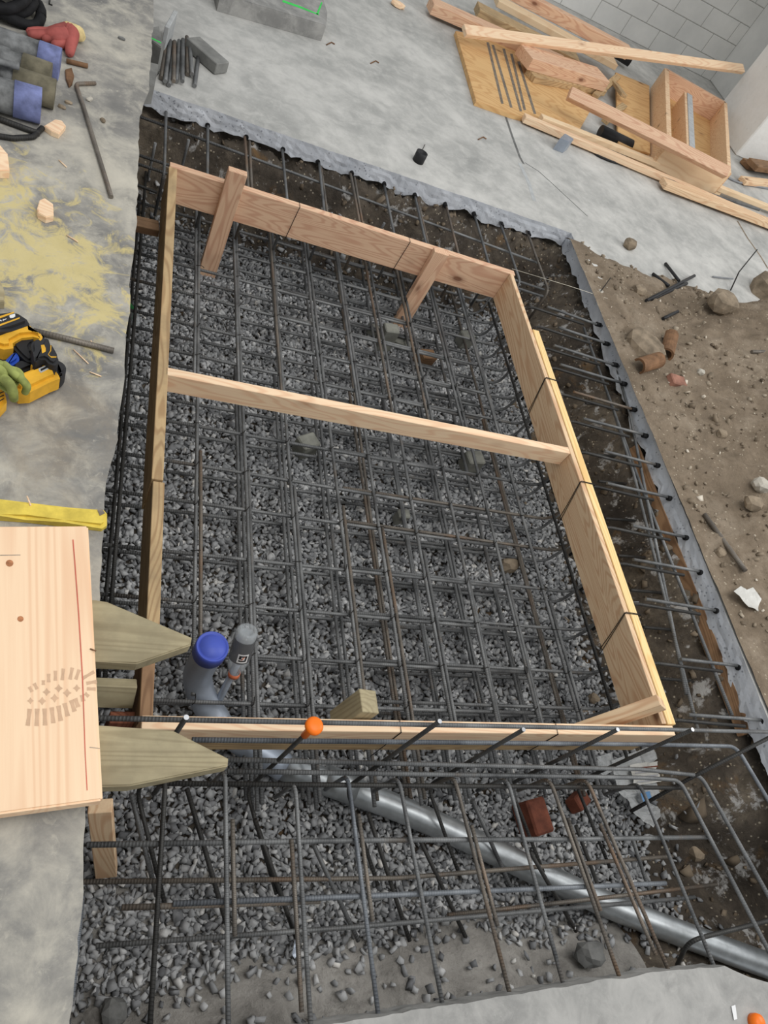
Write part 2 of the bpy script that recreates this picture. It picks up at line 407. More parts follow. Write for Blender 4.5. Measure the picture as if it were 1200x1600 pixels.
floor = slab('floor', [(RX - .03, .3), (2.9, -.25), (3.4, -.9), (16, -.9), (16, 16), (-4, 16), (-4, FY - .02), (.05, FY - .02), (1.2, FY), (corner.x, corner.y)], 0, .095, 'concrete_floor', 'concrete_cut', ragged=(0, 7, 8, 9))
lx = lambda y: .148 + (.159 - .148) * (3.95 - y) / 3.9
floor_left = slab('floor_left', [(-3, -1.4), (lx(-1.4), -1.4), (.162, .15), (lx(1.25) - .02, 1.2), (lx(1.3), 1.35), (lx(2.4), 2.4), (.135, 2.95), (.16, 3.15), (.148, 4.2), (.148, 7), (-3, 7)], LEFT, .14, 'concrete_raised', 'concrete_raised', ragged=(1, 2, 3, 4, 5, 6, 7), EDGE=-.05)
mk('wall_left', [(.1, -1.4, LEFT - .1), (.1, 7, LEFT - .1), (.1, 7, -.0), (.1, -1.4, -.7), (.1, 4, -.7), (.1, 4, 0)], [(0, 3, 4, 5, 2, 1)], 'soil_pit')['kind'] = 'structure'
e = [P(1400, 1600, 0), P(1290, 1556, 0), P(1200, 1535, 0), P(1160, 1522, 0), P(1132, 1509, 0), P(1040, 1517, 0), P(840, 1548, 0), P(600, 1588, 0), P(420, 1616, 0)]
slab('floor_front', [(-.1 + .3, -1.2), (2.6, -1.2)] + [(p.x, p.y) for p in e] + [(.2, e[-1].y)], 0, .1, 'concrete_front', 'concrete_front', ragged=(2, 3, 4, 5, 6, 7, 8, 9))

# floor joint and crack (grooves with pale grout) in the far floor
def strip(name, pix, w, mat, z=.0006, parent=None):
    pts = [P(x, y, 0) for x, y in pix]; vs = []; fs = []
    for i, p in enumerate(pts):
        d = (pts[min(i + 1, len(pts) - 1)] - pts[max(i - 1, 0)]).normalized(); n_ = V((-d.y, d.x, 0)) * w / 2
        vs += [p + n_ + V((0, 0, z)), p - n_ + V((0, 0, z))]
        if i: fs.append((2 * i - 2, 2 * i - 1, 2 * i + 1, 2 * i))
    return mk(name, vs, fs, mat, parent)
for i, (px_, w, mt) in enumerate([([(790, 182), (800, 212), (812, 245), (818, 256)], .02, 'stone_grey'), ([(812, 255), (826, 285), (835, 314)], .03, 'block_cut'), ([(820, 254), (842, 268), (862, 286), (890, 312), (918, 338)], .008, 'stone_grey'), ([(1152, 345), (1168, 372), (1188, 400), (1200, 420)], .02, 'stone_brown')]):
    tag(strip('trim_%d' % (i + 1), px_, w, mt), kind='structure')

# back wall of concrete blocks
WY = 8.45
bm = bmesh.new(); bw, bh = .406, .203
for rI in range(12):
    for cI in range(-4, 21):
        x0 = -1.5 + cI * bw * 1 + (bw / 2 if rI % 2 else 0); x1 = min(x0 + bw, 6.36)
        if x1 - x0 < .05: continue
        bm_box(bm, x1 - x0 - .008, .1, bh - .008, Matrix.Translation(((x0 + x1) / 2, WY + .05, rI * bh + bh / 2)), .003)
tag(obj('wall_back', bm, 'painted_block'), kind='structure')
mk('trim_5', [(-2.5, WY + .004, 0), (6.36, WY + .004, 0), (6.36, WY + .004, 2.44), (-2.5, WY + .004, 2.44)], [(0, 1, 2, 3)], 'mortar_joint')['kind'] = 'structure'
bm = bmesh.new(); bm_box(bm, .8, 1.4, 2.44, Matrix.Translation((6.76, 8.0, 1.22)), .01); tag(obj('wall_return', bm, 'painted_block'), kind='structure')
bm = bmesh.new(); bm_box(bm, 1.2, .7, 2.44, Matrix.Translation((6.35, 6.91, 1.22)), .012); tag(obj('wall_pier', bm, 'painted_pier'), kind='structure')

# ------------------------------------------------------------------ pit bed and banks
def bed_h(x, y):
    s = lambda t: max(0, min(1, t)); sm = lambda t: s(t) ** 2 * (3 - 2 * s(t))
    h = GRAV - .012
    br = sm((x - 2.42 - .32 * sm((.62 - y) / .5) - .1 * N2(y, 3, 2.2)) / .46); bf = sm((y - 3.60 - .06 * N2(x, 8, 2.5)) / .36); bn = sm((.26 + .1 * N2(x, 5, 1.8) + .03 * x - y) / .42)
    h += max(.42 * br, .42 * bf) + .17 * bn * (1 if x > .3 else 0)
    rough = max(br, bf, bn * .5)
    h += rough * (.06 * N2(x, y, 7, 1) + .035 * N2(x, y, 18, 4)) + .006 * N2(x, y, 9)
    return min(h, -.07)
xs = np.arange(.09, 3.35, .024); ys = np.arange(-.35, 4.16, .024)
verts = [(x, y, bed_h(x, y)) for y in ys for x in xs]; nx = len(xs)
faces = [(j * nx + i, j * nx + i + 1, (j + 1) * nx + i + 1, (j + 1) * nx + i) for j in range(len(ys) - 1) for i in range(nx - 1)]
bed = mk('floor_pit', verts, faces, 'soil_pit', smooth=True); bed.data.materials.append(MAT['soil_bed'])
bed.data.polygons.foreach_set('material_index', [1 if (p.center.y < .45 and p.center.x < 2.15) else 0 for p in bed.data.polygons]); tag(bed, kind='structure')
def rocks_mesh(name, pos, rad, tone, mat, flat=.75):
    """many angular stones in one mesh (uncountable stuff)"""
    ico = np.array([(-1, -1, -1), (1, -1, -1), (1, 1, -1), (-1, 1, -1), (-1, -1, 1), (1, -1, 1), (1, 1, 1), (-1, 1, 1)]) * .66
    fc = np.array([(0, 2, 1), (0, 3, 2), (4, 5, 6), (4, 6, 7), (0, 1, 5), (0, 5, 4), (1, 2, 6), (1, 6, 5), (2, 3, 7), (2, 7, 6), (3, 0, 4), (3, 4, 7)])
    n = len(pos); v_ = ico[None] + rng.uniform(-.36, .36, (n, 8, 3))
    v_ *= rng.uniform([.85, .6, .32], [1.45, 1.1, .75], (n, 3))[:, None, :]
    q = rng.normal(size=(n, 4)); q[:, 1:3] *= flat; q /= np.linalg.norm(q, axis=1)[:, None]; w, x, y, z = q.T
    Rm = np.stack([np.stack([1 - 2 * (y * y + z * z), 2 * (x * y - z * w), 2 * (x * z + y * w)], 1), np.stack([2 * (x * y + z * w), 1 - 2 * (x * x + z * z), 2 * (y * z - x * w)], 1), np.stack([2 * (x * z - y * w), 2 * (y * z + x * w), 1 - 2 * (x * x + y * y)], 1)], 1)
    v_ = np.einsum('nij,nkj->nki', Rm, v_) * rad[:, None, None] + pos[:, None, :]
    faces = (fc[None] + (np.arange(n) * 8)[:, None, None]).reshape(-1)
    me = bpy.data.meshes.new(name); nv = n * 8; nf = n * 12
    me.vertices.add(nv); me.vertices.foreach_set('co', v_.astype(np.float32).reshape(-1)); me.loops.add(nf * 3); me.loops.foreach_set('vertex_index', faces.astype(np.int32))
    me.polygons.add(nf); me.polygons.foreach_set('loop_start', np.arange(0, nf * 3, 3, dtype=np.int32)); me.update(calc_edges=True)
    a = me.attributes.new('tone', 'FLOAT', 'POINT'); a.data.foreach_set('value', np.repeat(tone, 8).astype(np.float32))
    return obj(name, me, mat)
def scatter(x0, x1, y0, y1, step):
    gx, gy = np.meshgrid(np.arange(x0, x1, step), np.arange(y0, y1, step)); p = np.stack([gx.ravel(), gy.ravel()], 1)
    return p + rng.uniform(-step * .5, step * .5, p.shape)
pts = []
for lay, (st, dz) in enumerate(((.0185, 0), (.022, .008))):
    for x, y in scatter(.125, 2.62, -.02, 3.80, st):
        edge = max((x - 2.47 - .12 * N2(y, 3, 2.2)) / .12, (y - 3.60 - .1 * N2(x, 8, 2.5)) / .14, (.13 + .10 * N2(x, 5, 1.8) + .06 * min(1, max(0, (x - .6) * 2)) - y) / .1)
        if edge > 0 and random.random() < min(.93, .45 + edge * .6): continue
        pts.append((x, y, bed_h(x, y) + .006 + dz + random.uniform(-.004, .006)))
pts = np.array(pts); rad = rng.uniform(.0085, .0180, len(pts)) ; tone = np.clip(rng.normal(.42, .24, len(pts)), 0, 1)
g = rocks_mesh('gravel', pts, rad, tone, 'gravel_stone')
tag(g, 'crushed grey gravel covering the bottom of the pit under the rebar', 'gravel', kind='stuff')

# ------------------------------------------------------------------ dirt heap on the right floor
hp = [(p.x, p.y) for p in (P(905, 395), P(955, 395), P(1010, 385), P(1080, 430), P(1150, 470), P(1230, 490))]
def heap_h(x, y):
    s = lambda t: max(0, min(1, t)); sm = lambda t: s(t) ** 2 * (3 - 2 * s(t))
    e_ = min(s((x - RX + .045 - .02 * N2(y, 1, 3)) / .35), s((3.86 + .13 * N2(x, 2, 2) - .02 * (x - 3) - y) / .35))
    if e_ <= 0: return -.02
    base = .016 * sm(e_ * 7)
    g1 = .30 * math.exp(-((x - 4.25) ** 2 / .35 + (y - 2.75) ** 2 / .5)); g2 = .30 * math.exp(-((x - 4.0) ** 2 / .5 + (y - 1.6) ** 2 / .8)); g3 = .22 * math.exp(-((x - 4.5) ** 2 / .3 + (y - 3.4) ** 2 / .12))
    return base + (g1 + g2 + g3) * sm(e_ * 1.2) + sm(e_ * 2) * (.03 * N2(x, y, 3) + .022 * N2(x, y, 10, 3) + .010 * N2(x, y, 26, 6))
xs = np.arange(2.80, 5.6, .026); ys = np.arange(-.6, 4.1, .026); nx = len(xs); verts = [(x, y, heap_h(x, y)) for y in ys for x in xs]
faces = [(j * nx + i, j * nx + i + 1, (j + 1) * nx + i + 1, (j + 1) * nx + i) for j in range(len(ys) - 1) for i in range(nx - 1)]
faces = [f for f in faces if max(verts[k][2] for k in f) > -.01]
tag(mk('dirt_heap', verts, faces, 'soil_dry', smooth=True), 'heap of dry brown excavated dirt on the floor right of the pit', 'dirt')
pts = []; 
for _ in range(4200):
    x = random.uniform(2.85, 5.4); y = random.uniform(-.4, 3.95); h = heap_h(x, y)
    if h < 0 or N2(x, y, 2.2, 9) < random.uniform(-.5, .25): continue
    pts.append((x, y, h + .002))
pts = np.array(pts); rad = rng.gamma(2.0, .0036, len(pts)) + .003; tone = np.clip(rng.normal(.5, .25, len(pts)), 0, 1)
tag(rocks_mesh('dirt_clods', pts, rad, tone, 'dirt_clod', 1), 'loose clods and pebbles scattered over the brown dirt heap', 'clods', kind='stuff')
pts = []
for _ in range(600):     # clods fallen on the pit banks
    x = random.uniform(2.3, 2.95); y = random.uniform(-.1, 4.0); pts.append((x, y, bed_h(x, y) + .002))
for _ in range(300):
    x = random.uniform(.3, 2.8); y = random.uniform(3.5, 4.0); pts.append((x, y, bed_h(x, y) + .002))
pts = np.array(pts); tone = np.clip(rng.normal(.3, .25, len(pts)), 0, 1)
tag(rocks_mesh('soil_lumps', pts, rng.gamma(2.2, .0042, len(pts)) + .003, tone * .6, 'dirt_clod', 1), 'dark soil lumps on the banks along the pit edges', 'clods', kind='stuff')

# ------------------------------------------------------------------ timber form
A0 = V((.315, 3.371, 0)); B0 = V((2.237, 3.371, 0)); C0 = V((2.237, .70, 0)); D0 = V((.314, .70, 0)); BH = .185; T = .038
fg = 'boards of the timber form'
board('form_board', (A0.x + .002, A0.y - T / 2, -BH / 2), (B0.x, B0.y - T / 2, -BH / 2), BH, T, (0, -1, 0), 'fir_pink', 'fir form board across the far end of the pit, facing the camera', 'board', fg)
board('form_board', (B0.x - T + .012, B0.y - T - .002, -BH / 2), (B0.x - T + .012, .745, -BH / 2), BH, .024, (-1, 0, 0), 'fir', 'long fir form board on the right with swirling grain on its inner face', 'board', fg)
p1 = P(850, 520, 0)
board('form_board', (B0.x + .0075, p1.y, -BH / 2 + .004), (B0.x + .0075, .742, -BH / 2 + .004), BH, .040, (1, 0, 0), 'fir_yellow', 'yellow-topped board doubled against the outside of the right form board', 'board', fg)
yl = P(235, 748, 0).y
board('form_board', (A0.x + T / 2 - .002, A0.y - T - .002, -BH / 2), (.326, yl + .002, -BH / 2), BH, T, (-1, 0, 0), 'fir_weathered', 'weathered left form board from the far corner to its butt joint', 'board', fg)
board('form_board', (.332, yl - .002, -BH / 2 - .006), (.334, .93, -BH / 2 - .006), BH, T, (-1, 0, 0), 'fir_weathered', 'weathered left form board nearer the camera, running past the pointed stake', 'board', fg)
board('form_board', (.330, .926, -BH / 2 - .03), (.330, .742, -BH / 2 - .03), BH, T * .95, (-1, 0, 0), 'old_brown', 'short brown board closing the left form side behind the near form board', 'board', fg)
board('form_board', (.314, .72, -.045), (C0.x + .012, .72, -.045), .088, T, (0, -1, 0), 'fir_pale', 'pale upper board of the near form side with a bright top edge', 'board', fg)
board('form_board', (.35, .722, -.14), (C0.x - .04, .722, -.14), .098, T * .9, (0, -1, 0), 'fir_weathered', 'tan lower board of the near form side under the pale one', 'board', fg)
# cross brace: a 2x6 on edge-ish
a = P(264, 580, -.012); b = P(873, 708, -.012)
board('form_brace', (.338, a.y - .012, -.045), (2.197, b.y + .02, -.045), .09, T, (0, -1, 0), 'fir_pale', 'pale two-by-four spreader across the middle of the timber form', 'brace')
# stakes inside the far board
def stake(pixtop, ztop, w, t, y, mat, label, zb=GRAV - .01):
    c = PY(pixtop[0], pixtop[1], y); return board('form_stake', (c.x, y, zb), (c.x, y, c.z), w, t, (0, -1, 0), mat, label, 'stake')
stake((372, 267), 0, .088, T, 3.333 - .021, 'fir_pink', 'fir stake standing against the far form board near its left end')
stake((690, 393), 0, .088, T, 3.333 - .021, 'fir_pink', 'fir stake standing against the far form board near its right end')
c1 = P(575, 1100, .055)
board('form_stake', (P(556, 1110, 0).x, .775, -.14), (P(578, 1104, .035).x, .785, .035), .075, .062, (1, 0, 0), 'treated', 'short square treated stake leaning behind the near form board', 'stake')
c2 = PY(1027, 1096, .80)
board('form_stake', P(905, 1142, -.16), P(1034, 1097, .11), .085, .04, (0, -1, 0), 'fir', 'stake with a pale cut top leaning in the near right form corner', 'stake')
board('side_brace', (.12, P(213, 342, -.1).y, -.13), (.30, P(238, 346, -.1).y, -.13), .07, T, (0, 0, 1), 'old_brown', 'brown brace from the raised slab to the left form board, far end', 'brace')
board('side_brace', (.12, P(165, 1078, -.05).y, -.07), (.302, P(212, 1080, -.05).y, -.07), .075, T, (0, -1, .6), 'treated', 'tan brace between the pointed stakes reaching the left form board', 'brace')
board('form_stake', (.29, .80, -.50), (.285, .775, -.12), .08, .034, (0, -1, 0), 'red_wood', 'reddish stake standing behind the brace at the near left corner', 'stake')
p0 = P(152, 1256, -.15); p1 = P(168, 1362, -.5)
board('form_stake', (P(168, 1360, -.5).x, P(168, 1360, -.5).y, -.52), (P(155, 1262, -.12).x, P(155, 1262, -.12).y, -.1), .06, T, (0, -1, 0), 'fir', 'lone stake standing in the gravel under the footprinted plank', 'stake')
# buried board along the right bank
board('form_board', (2.795, 2.3, -.13), (2.78, .75, -.12), .07, .02, (-1, 0, .3), 'old_brown', 'muddy old board lying under the right slab edge', 'board', None)
# form ties: wire loops round the boards
def tie(pts, label):
    return tube('tie_wire', pts, .0016, 'tie_wire', label, 'wire', 'wire ties round the form boards', sides=6)
def tie_x(px_, py_, lab, off=0.0, dbl=True):    # round the far board
    x = P(px_, py_, 0).x; y0, y1 = 3.333 - .002, 3.371 + .003
    pts = [(x - .012, y0 - .001, -BH - .02), (x - .004, y0 - .001, -.06), (x, y0 - .002, .003), (x, y1, .004), (x + .004, y1, -BH)]
    tie(pts, lab)
tie_x(468, 320, 'dark wire tie round the far form board, nearer its left stake')
tie_x(640, 375, 'dark wire tie round the far form board, nearer its right stake')
for (px_, py_, lab) in ((866, 595, 'dark wire tie round the right form board, just beyond the spreader'), (925, 757, 'dark wire tie round the right form board, just this side of the spreader'), (990, 960, 'dark wire tie round the right form board, nearest the corner stake')):
    y = P(px_, py_, 0).y; x0, x1 = B0.x - T - .003, B0.x + T + .003
    tie([(x0, y - .09, -BH - .02), (x0, y - .05, -.11), (x0 - .001, y - .003, .002), (x0 + .005, y, .005), (x1, y - .004, .006), (x1 + .002, y - .01, -.12)], lab)
    tie([(x0, y - .07, -BH - .01), (x0, y - .045, -.12), (x0 - .001, y + .001, .001), (x0 + .006, y + .004, .006), (x1, y, .006), (x1 + .002, y - .002, -.1)], lab)
for px_, lab in ((624, 'thin wire tie round the near form board, by the short treated stake'), (866, 'thin wire tie round the near form board, right of its middle')):
    x = P(px_, 1125, 0).x; tie([(x, .702 - .003, -.24), (x, .702 - .003, .001), (x, .739 + .002, .003), (x, .741, -.1)], lab)

# ------------------------------------------------------------------ rebar mats
UX = [.53, .728, .926, 1.13, 1.313, 1.495, 1.698, 1.899, 2.115]; LXs = [.743, .943, 1.135, 1.337, 1.518, 1.73, 1.937, 2.129]
UZ, UZX, LZ, LZX = -.338, -.352, -.448, -.462
g1 = 'upper mat bars running lengthwise'; g2 = 'upper mat bars running crosswise'; g3 = 'lower mat bars running lengthwise'; g4 = 'lower mat bars running crosswise'
for i, x in enumerate(UX):
    w = ORD[i]; j = lambda: random.uniform(-.006, .006)
    ys0 = .93 if i == 0 else .56
    rebar([(x + j(), ys0, UZ), (x + j(), 3.80, UZ)], 'upper mat lengthwise rebar, %s from the left form board, running the whole pit' % w, g1, 'steel_rebar')
    x2 = x + .017 + j() * .3; ye = 1.98 - .07 * i + j() * 5
    rebar([(x2, ys0 + .02, UZ), (x2 + j(), ye, UZ)], 'upper mat lap rebar beside the %s lengthwise bar, this side of the spreader' % w, g1, 'steel_rebar_rusty' if i in (0, 3, 4) else 'steel_rebar')
    x3 = x - .017 + j() * .3; rebar([(x3, 2.34 + j() * 6, UZ), (x3 + j(), 3.84, UZ)], 'upper mat lap rebar beside the %s lengthwise bar, beyond the spreader' % w, g1, 'steel_rebar_rusty' if i in (2, 5, 6) else 'steel_rebar')
rows = [.90 + .2 * k for k in range(14)]
rows = [.912, 1.078, 1.278, 1.482, 1.702, 1.888, 2.10, 2.29, 2.50, 2.69, 2.90, 3.11, 3.30, 3.50]
for i, y in enumerate(rows):
    w = ORD[i]; j = lambda: random.uniform(-.007, .007)
    sk = random.uniform(-.012, .012)
    rebar([(.17, y + .01 + sk, UZX), (1.98 + j() * 8, y + j(), UZX)], 'upper mat crosswise rebar, %s row from the near form board' % w, g2, 'steel_rebar')
    x0 = (1.14 if y < 2.2 else .95) + j() * 8
    y2 = y + .017
    rebar([(x0, y2 + j(), UZX), (2.29, y2 + j(), UZX), (2.295, y2 + j(), -.16)], 'hooked rebar bending up under the right form board, %s row from the near form board' % w, g2, 'steel_rebar_rusty' if i in (4, 5) else 'steel_rebar', bend=.075)
for i, x in enumerate(LXs):
    w = ORD[i]; j = lambda: random.uniform(-.006, .006); mt = 'steel_rebar_rusty' if i in (3, 7) else 'steel_rebar'
    rebar([(x + j(), .60, LZ), (x + j(), 3.78, LZ)], 'lower mat lengthwise rebar near the gravel, %s from the left form board' % w, g3, mt)
    rebar([(x - .018 + j() * .3, .62, LZ), (x - .018 + j(), 2.6, LZ)], 'lower mat lap rebar beside the %s lengthwise bar' % w, g3, mt)
for i, y in enumerate(rows):
    w = ORD[i]; j = lambda: random.uniform(-.008, .008); y += .04
    rebar([(.17, y + j(), LZX), (2.06 + j() * 9, y + j(), LZX)], 'lower mat crosswise rebar near the gravel, %s row from the near form board' % w, g4, 'steel_rebar')
    rebar([(1.2 + j() * 9, y - .018 + j(), LZX), (2.29 + j() * 2, y - .018 + j(), LZX), (2.31, y - .018, -.30)], 'lower mat hooked rebar at the right bank, %s row from the near form board' % w, g4, 'steel_rebar', bend=.07)
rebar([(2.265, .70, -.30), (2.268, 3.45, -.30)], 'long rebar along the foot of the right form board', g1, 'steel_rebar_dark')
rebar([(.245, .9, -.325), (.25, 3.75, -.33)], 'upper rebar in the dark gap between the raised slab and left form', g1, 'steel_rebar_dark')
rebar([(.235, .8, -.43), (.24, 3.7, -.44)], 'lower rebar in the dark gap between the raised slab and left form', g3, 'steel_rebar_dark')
# wire ties at the bar crossings
tm = bpy.data.meshes.new('rebar_tie'); 
seg = tube_mesh('rebar_tie', [V((-.017, -.010, .002)), V((-.008, -.010, .0105)), V((.006, .004, .0115)), V((.014, .012, .004)), V((.02, .018, -.004))], .0016, 5)
seg.materials.append(MAT['tie_wire'])
for x in UX:
    for i, y in enumerate(rows[:13]):
        if y > 3.32 or random.random() < .12: continue
        o = bpy.data.objects.new('rebar_tie', seg); C.objects.link(o); o.location = (x + random.uniform(-.002, .002), y + .004, UZ + .0); o.rotation_euler = (0, 0, random.uniform(-.7, .7))
        tag(o, 'twisted dark wire tie on a rebar crossing of the upper mat', 'wire tie', 'wire ties on the rebar mat')

# ------------------------------------------------------------------ dowels of the far and right slab
gf = 'dowels from the far slab edge'; gr = 'dowels from the right slab edge'
def collar(o, c, d):
    k = tube('epoxy_collar', [V(c) - V(o.location) - V(d) * .012, V(c) - V(o.location) + V(d) * .02], .013, 'black_rubber', parent=o, sides=10); k['label'] = 'dark epoxy collar'; return o
for i in range(12):
    x = .307 + .2045 * i; zz = -.078 + random.uniform(-.006, .006)
    y1 = 3.415
    dw = rebar([(x + random.uniform(-.01, .01), FY + .03, zz), (x, y1, zz - .01), (x, y1 - .006, -.33)], 'dowel rebar out of the far slab edge, %s from the raised slab' % ORD[i], gf, ('steel_rebar', 'steel_rebar', 'steel_rebar_rusty')[i % 3])
    collar(dw, (x, FY - .012, zz), (0, 1, 0))
    if i in (2, 4, 5, 7): rebar([(x + .02, FY - .03, zz - .012), (x + .022, 3.43, zz - .02)], 'short lap rebar beside the %s dowel of the far slab edge' % ORD[i], gf, 'steel_rebar_rusty')
ry = [3.159, 3.016, 2.834, 2.719, 2.495, 2.308, 2.118, 1.908, 1.669, 1.483, 1.283, 1.014, .775]
ry = [3.16, 3.0, 2.83, 2.68, 2.495, 2.308, 2.11, 1.908, 1.675, 1.483, 1.283, 1.014, .775]
for i, y in enumerate(ry):
    z = -.036 + random.uniform(-.004, .004); x0 = 2.42 + random.uniform(-.05, .05)
    dw = rebar([(RX + .03, y + random.uniform(-.006, .006), z), (x0, y + .02, z + .002)], 'dowel rebar out of the right slab edge, %s from the far corner' % ORD[i], gr, 'steel_rebar_rusty' if i in (4,) else 'steel_rebar')
    collar(dw, (RX - .012, y, z), (1, 0, 0))
    rebar([(2.70, y - .016, z - .016), (2.312, y + .006, z - .018), (2.312, y + .008, -.32)], 'bent rebar lapped under the %s dowel of the right slab edge' % ORD[i], gr, 'steel_rebar_dark')
rebar([P(952, 535, -.062), P(985, 650, -.062), P(1072, 1085, -.062)], 'inner lengthwise rebar beneath the right slab dowels', gr, 'steel_rebar', bend=0)
rebar([P(958, 640, -.066), P(990, 740, -.066), P(1090, 1140, -.066)], 'lap rebar along the inner lengthwise bar beneath the right slab dowels', gr, 'steel_rebar', bend=0)
rebar([P(912, 512, -.062), P(1000, 755, -.062), P(1144, 1118, -.062)], 'outer lengthwise rebar beneath the right slab dowels', gr, 'steel_rebar', bend=0)
for i, (px_, py_, ln) in enumerate(((905, 545, 60), (915, 630, 62), (925, 710, 62), (935, 752, 75), (945, 810, 50), (965, 868, 45), (985, 922, 60), (1005, 980, 60), (1030, 1060, 60))):
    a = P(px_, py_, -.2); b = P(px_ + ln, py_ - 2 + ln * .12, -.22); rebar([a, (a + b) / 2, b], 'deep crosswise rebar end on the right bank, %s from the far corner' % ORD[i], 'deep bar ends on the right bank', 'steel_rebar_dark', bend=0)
# far strip crosswise bars
rebar([(.17, 3.83, -.095), (2.58, 3.70, -.1)], 'long rebar under the far slab dowels, nearest the slab face', gf, 'steel_rebar')
rebar([(.17, 3.62, -.17), (2.62, 3.55, -.17)], 'long rebar behind the far form board, upper of the low pair', gf, 'steel_rebar')
rebar([(.17, 3.56, -.18), (2.62, 3.49, -.18)], 'long rebar behind the far form board, lower of the low pair', gf, 'steel_rebar')
rebar([(.17, 3.50, -.25), (.30, 3.48, -.25)], 'short rebar end between the raised slab and far left form corner', gf, 'steel_rebar_dark')
for i, (px_, py_) in enumerate(((243, 220), (295, 215), (600, 345), (666, 365))):
    c = PY(px_, py_, 3.72); rebar([(c.x, 3.72, -.36), (c.x, 3.70, c.z)], 'short upright rebar in the far bank, %s from the raised slab' % ORD[i], gf, 'steel_rebar')
# string lines
tube('string_line', [P(800, 420, .004), P(890, 447, .01), P(960, 470, .01)], .0012, 'string_white', 'white string line from the far right form corner to the slab', 'string', sides=5)
tube('string_line', [P(1030, 1141, .004), P(1200, 1143, .004), P(1330, 1145, .004)], .0014, 'string_white', 'white string line from the near right form corner to the slab', 'string', sides=5)

# ------------------------------------------------------------------ near trench cage
gn = 'dowels from the near slab edge'; gv = 'upright bars of the near cage'; gc = 'crosswise bars of the near cage'; gl = 'lower bars of the near trench'
ends = [(232, 1640, 258, 1228), (357, 1625, 352, 1215), (485, 1592, 462, 1235), (590, 1577, 545, 1222), (690, 1562, 625, 1225), (795, 1547, 712, 1222), (880, 1537, 795, 1225), (968, 1527, 862, 1225), (1045, 1517, 920, 1225), (1115, 1508, 1003, 1232)]
mats = ['steel_rebar_dark', 'steel_rebar', 'steel_rebar', 'steel_rebar_blue', 'steel_rebar', 'steel_rebar_rusty', 'steel_rebar', 'steel_rebar_rusty', 'steel_rebar_rusty', 'steel_rebar']
for i, (ax, ay, bx, by) in enumerate(ends):
    a = P(ax, ay, -.05); b = P(bx, by, -.05); d = (a - b).normalized()
    rebar([a + d * .03, b - d * .02, b - d * .02 + V((.004, .012, -.2))], 'dowel rebar from the near slab edge hooked down, %s from the raised slab' % ORD[i], gn, mats[i], r=.0064, bend=.045)
    if i in (1, 2, 3, 5, 7, 8):
        q = b + d * (.09 + .02 * (i % 3)); s = V((.020 if i % 2 else -.020, 0, -.004)); rebar([q + s, q + d * (.28 if i % 2 else .4) + s], 'short lap rebar beside the %s dowel of the near slab edge' % ORD[i], gn, 'steel_rebar_rusty', r=.0062)
verts_ = [((291, 1121), -.05), ((485, 1140), .30), ((687, 1127), .32), ((818, 1140), .40), ((965, 1140), .34), ((1082, 1140), .25)]
tips = []; UP = []
for i, ((tx, ty), zt) in enumerate(verts_):
    t_ = PY(tx, ty, .625); b_ = V((t_.x - .002, .630, -.36)); t_ = V(t_)
    UP.append(rebar([t_, b_, b_ + V((.10, -.30, -.05))], 'upright rebar of the near cage with a bare cut top, %s from the raised slab' % ORD[i] if i != 1 else 'upright rebar of the near cage wearing the orange cap', gv, 'steel_rebar_dark', r=.0066, bend=.05))
    tips.append(t_)
    ce = tube('cut_end', [V((0, 0, -.001)), V((0, 0, .0015))], .0066, 'aluminium', parent=UP[-1], sides=10); ce['label'] = 'bright cut end'
bx = PX(1200, 1155, 2.45)
rebar([P(985, 1268, -.28), P(1080, 1215, -.05), P(1230, 1138, .22)], 'dark leaning rebar crossing behind the corner bars at the right', gv, 'steel_rebar_dark', r=.0072, bend=0)
cap = tips[1]
r0 = .0175
lathe_o = lathe('safety_cap', [(0, .040), (.012, .0395), (.021, .037), (.0245, .031), (.0245, .024), (.021, .020), (.012, .018), (.0105, .0), (.0105, -.045), (.0072, -.045), (.0072, .016)], 'orange_cap', UP[1]); lathe_o['label'] = 'orange plastic mushroom cap'
# crosswise bars behind the uprights
zA = .21
rebar([PY(150, 1122, .648), PY(1000, 1139, .648), PY(1300, 1146, .648)], 'topmost crosswise rebar over the near form board', gc, 'steel_rebar', r=.0068, bend=0)
pb = PY(1150, 1166, .648)
rebar([PY(300, 1156, .648), PY(1000, 1163, .648), pb, P(1230, 1300, pb.z)], 'second crosswise rebar with a bent corner at the far right', gc, 'steel_rebar_blue', bend=.06)
z = -.04; rebar([P(355, 1187, z), P(1000, 1202, z), P(1095, 1212, z), P(1215, 1425, z)], 'third crosswise rebar of the near cage, bending toward the camera', gc, 'steel_rebar', bend=.05)
z = -.05; rebar([P(355, 1205, z), P(1000, 1215, z), P(1062, 1219, z), P(1240, 1560, z)], 'fourth crosswise rebar of the near cage, bending toward the camera', gc, 'steel_rebar', bend=.05)
z = -.07; rebar([P(240, 1224, z), P(700, 1228, z), P(1066, 1231, z)], 'dark crosswise rebar under the hooked dowels', gc, 'steel_rebar_dark')
z = -.066; rebar([P(135, 1320, z), P(1105, 1308, z)], 'crosswise rebar under the near dowels, nearest the form', gc, 'steel_rebar')
rebar([P(270, 1412, z), P(1040, 1380, z)], 'crosswise rebar under the near dowels, nearest the near slab', gc, 'steel_rebar_blue')
rebar([P(190, 1418, z - .014), P(500, 1408, z - .014)], 'short lap rebar at the left end of the near crosswise bar', gc, 'steel_rebar_rusty')
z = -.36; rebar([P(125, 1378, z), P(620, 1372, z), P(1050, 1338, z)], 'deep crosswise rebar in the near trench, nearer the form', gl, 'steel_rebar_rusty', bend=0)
rebar([P(150, 1478, z), P(560, 1448, z), P(1085, 1402, z)], 'deep crosswise rebar in the near trench, nearer the near slab', gl, 'steel_rebar', bend=0)
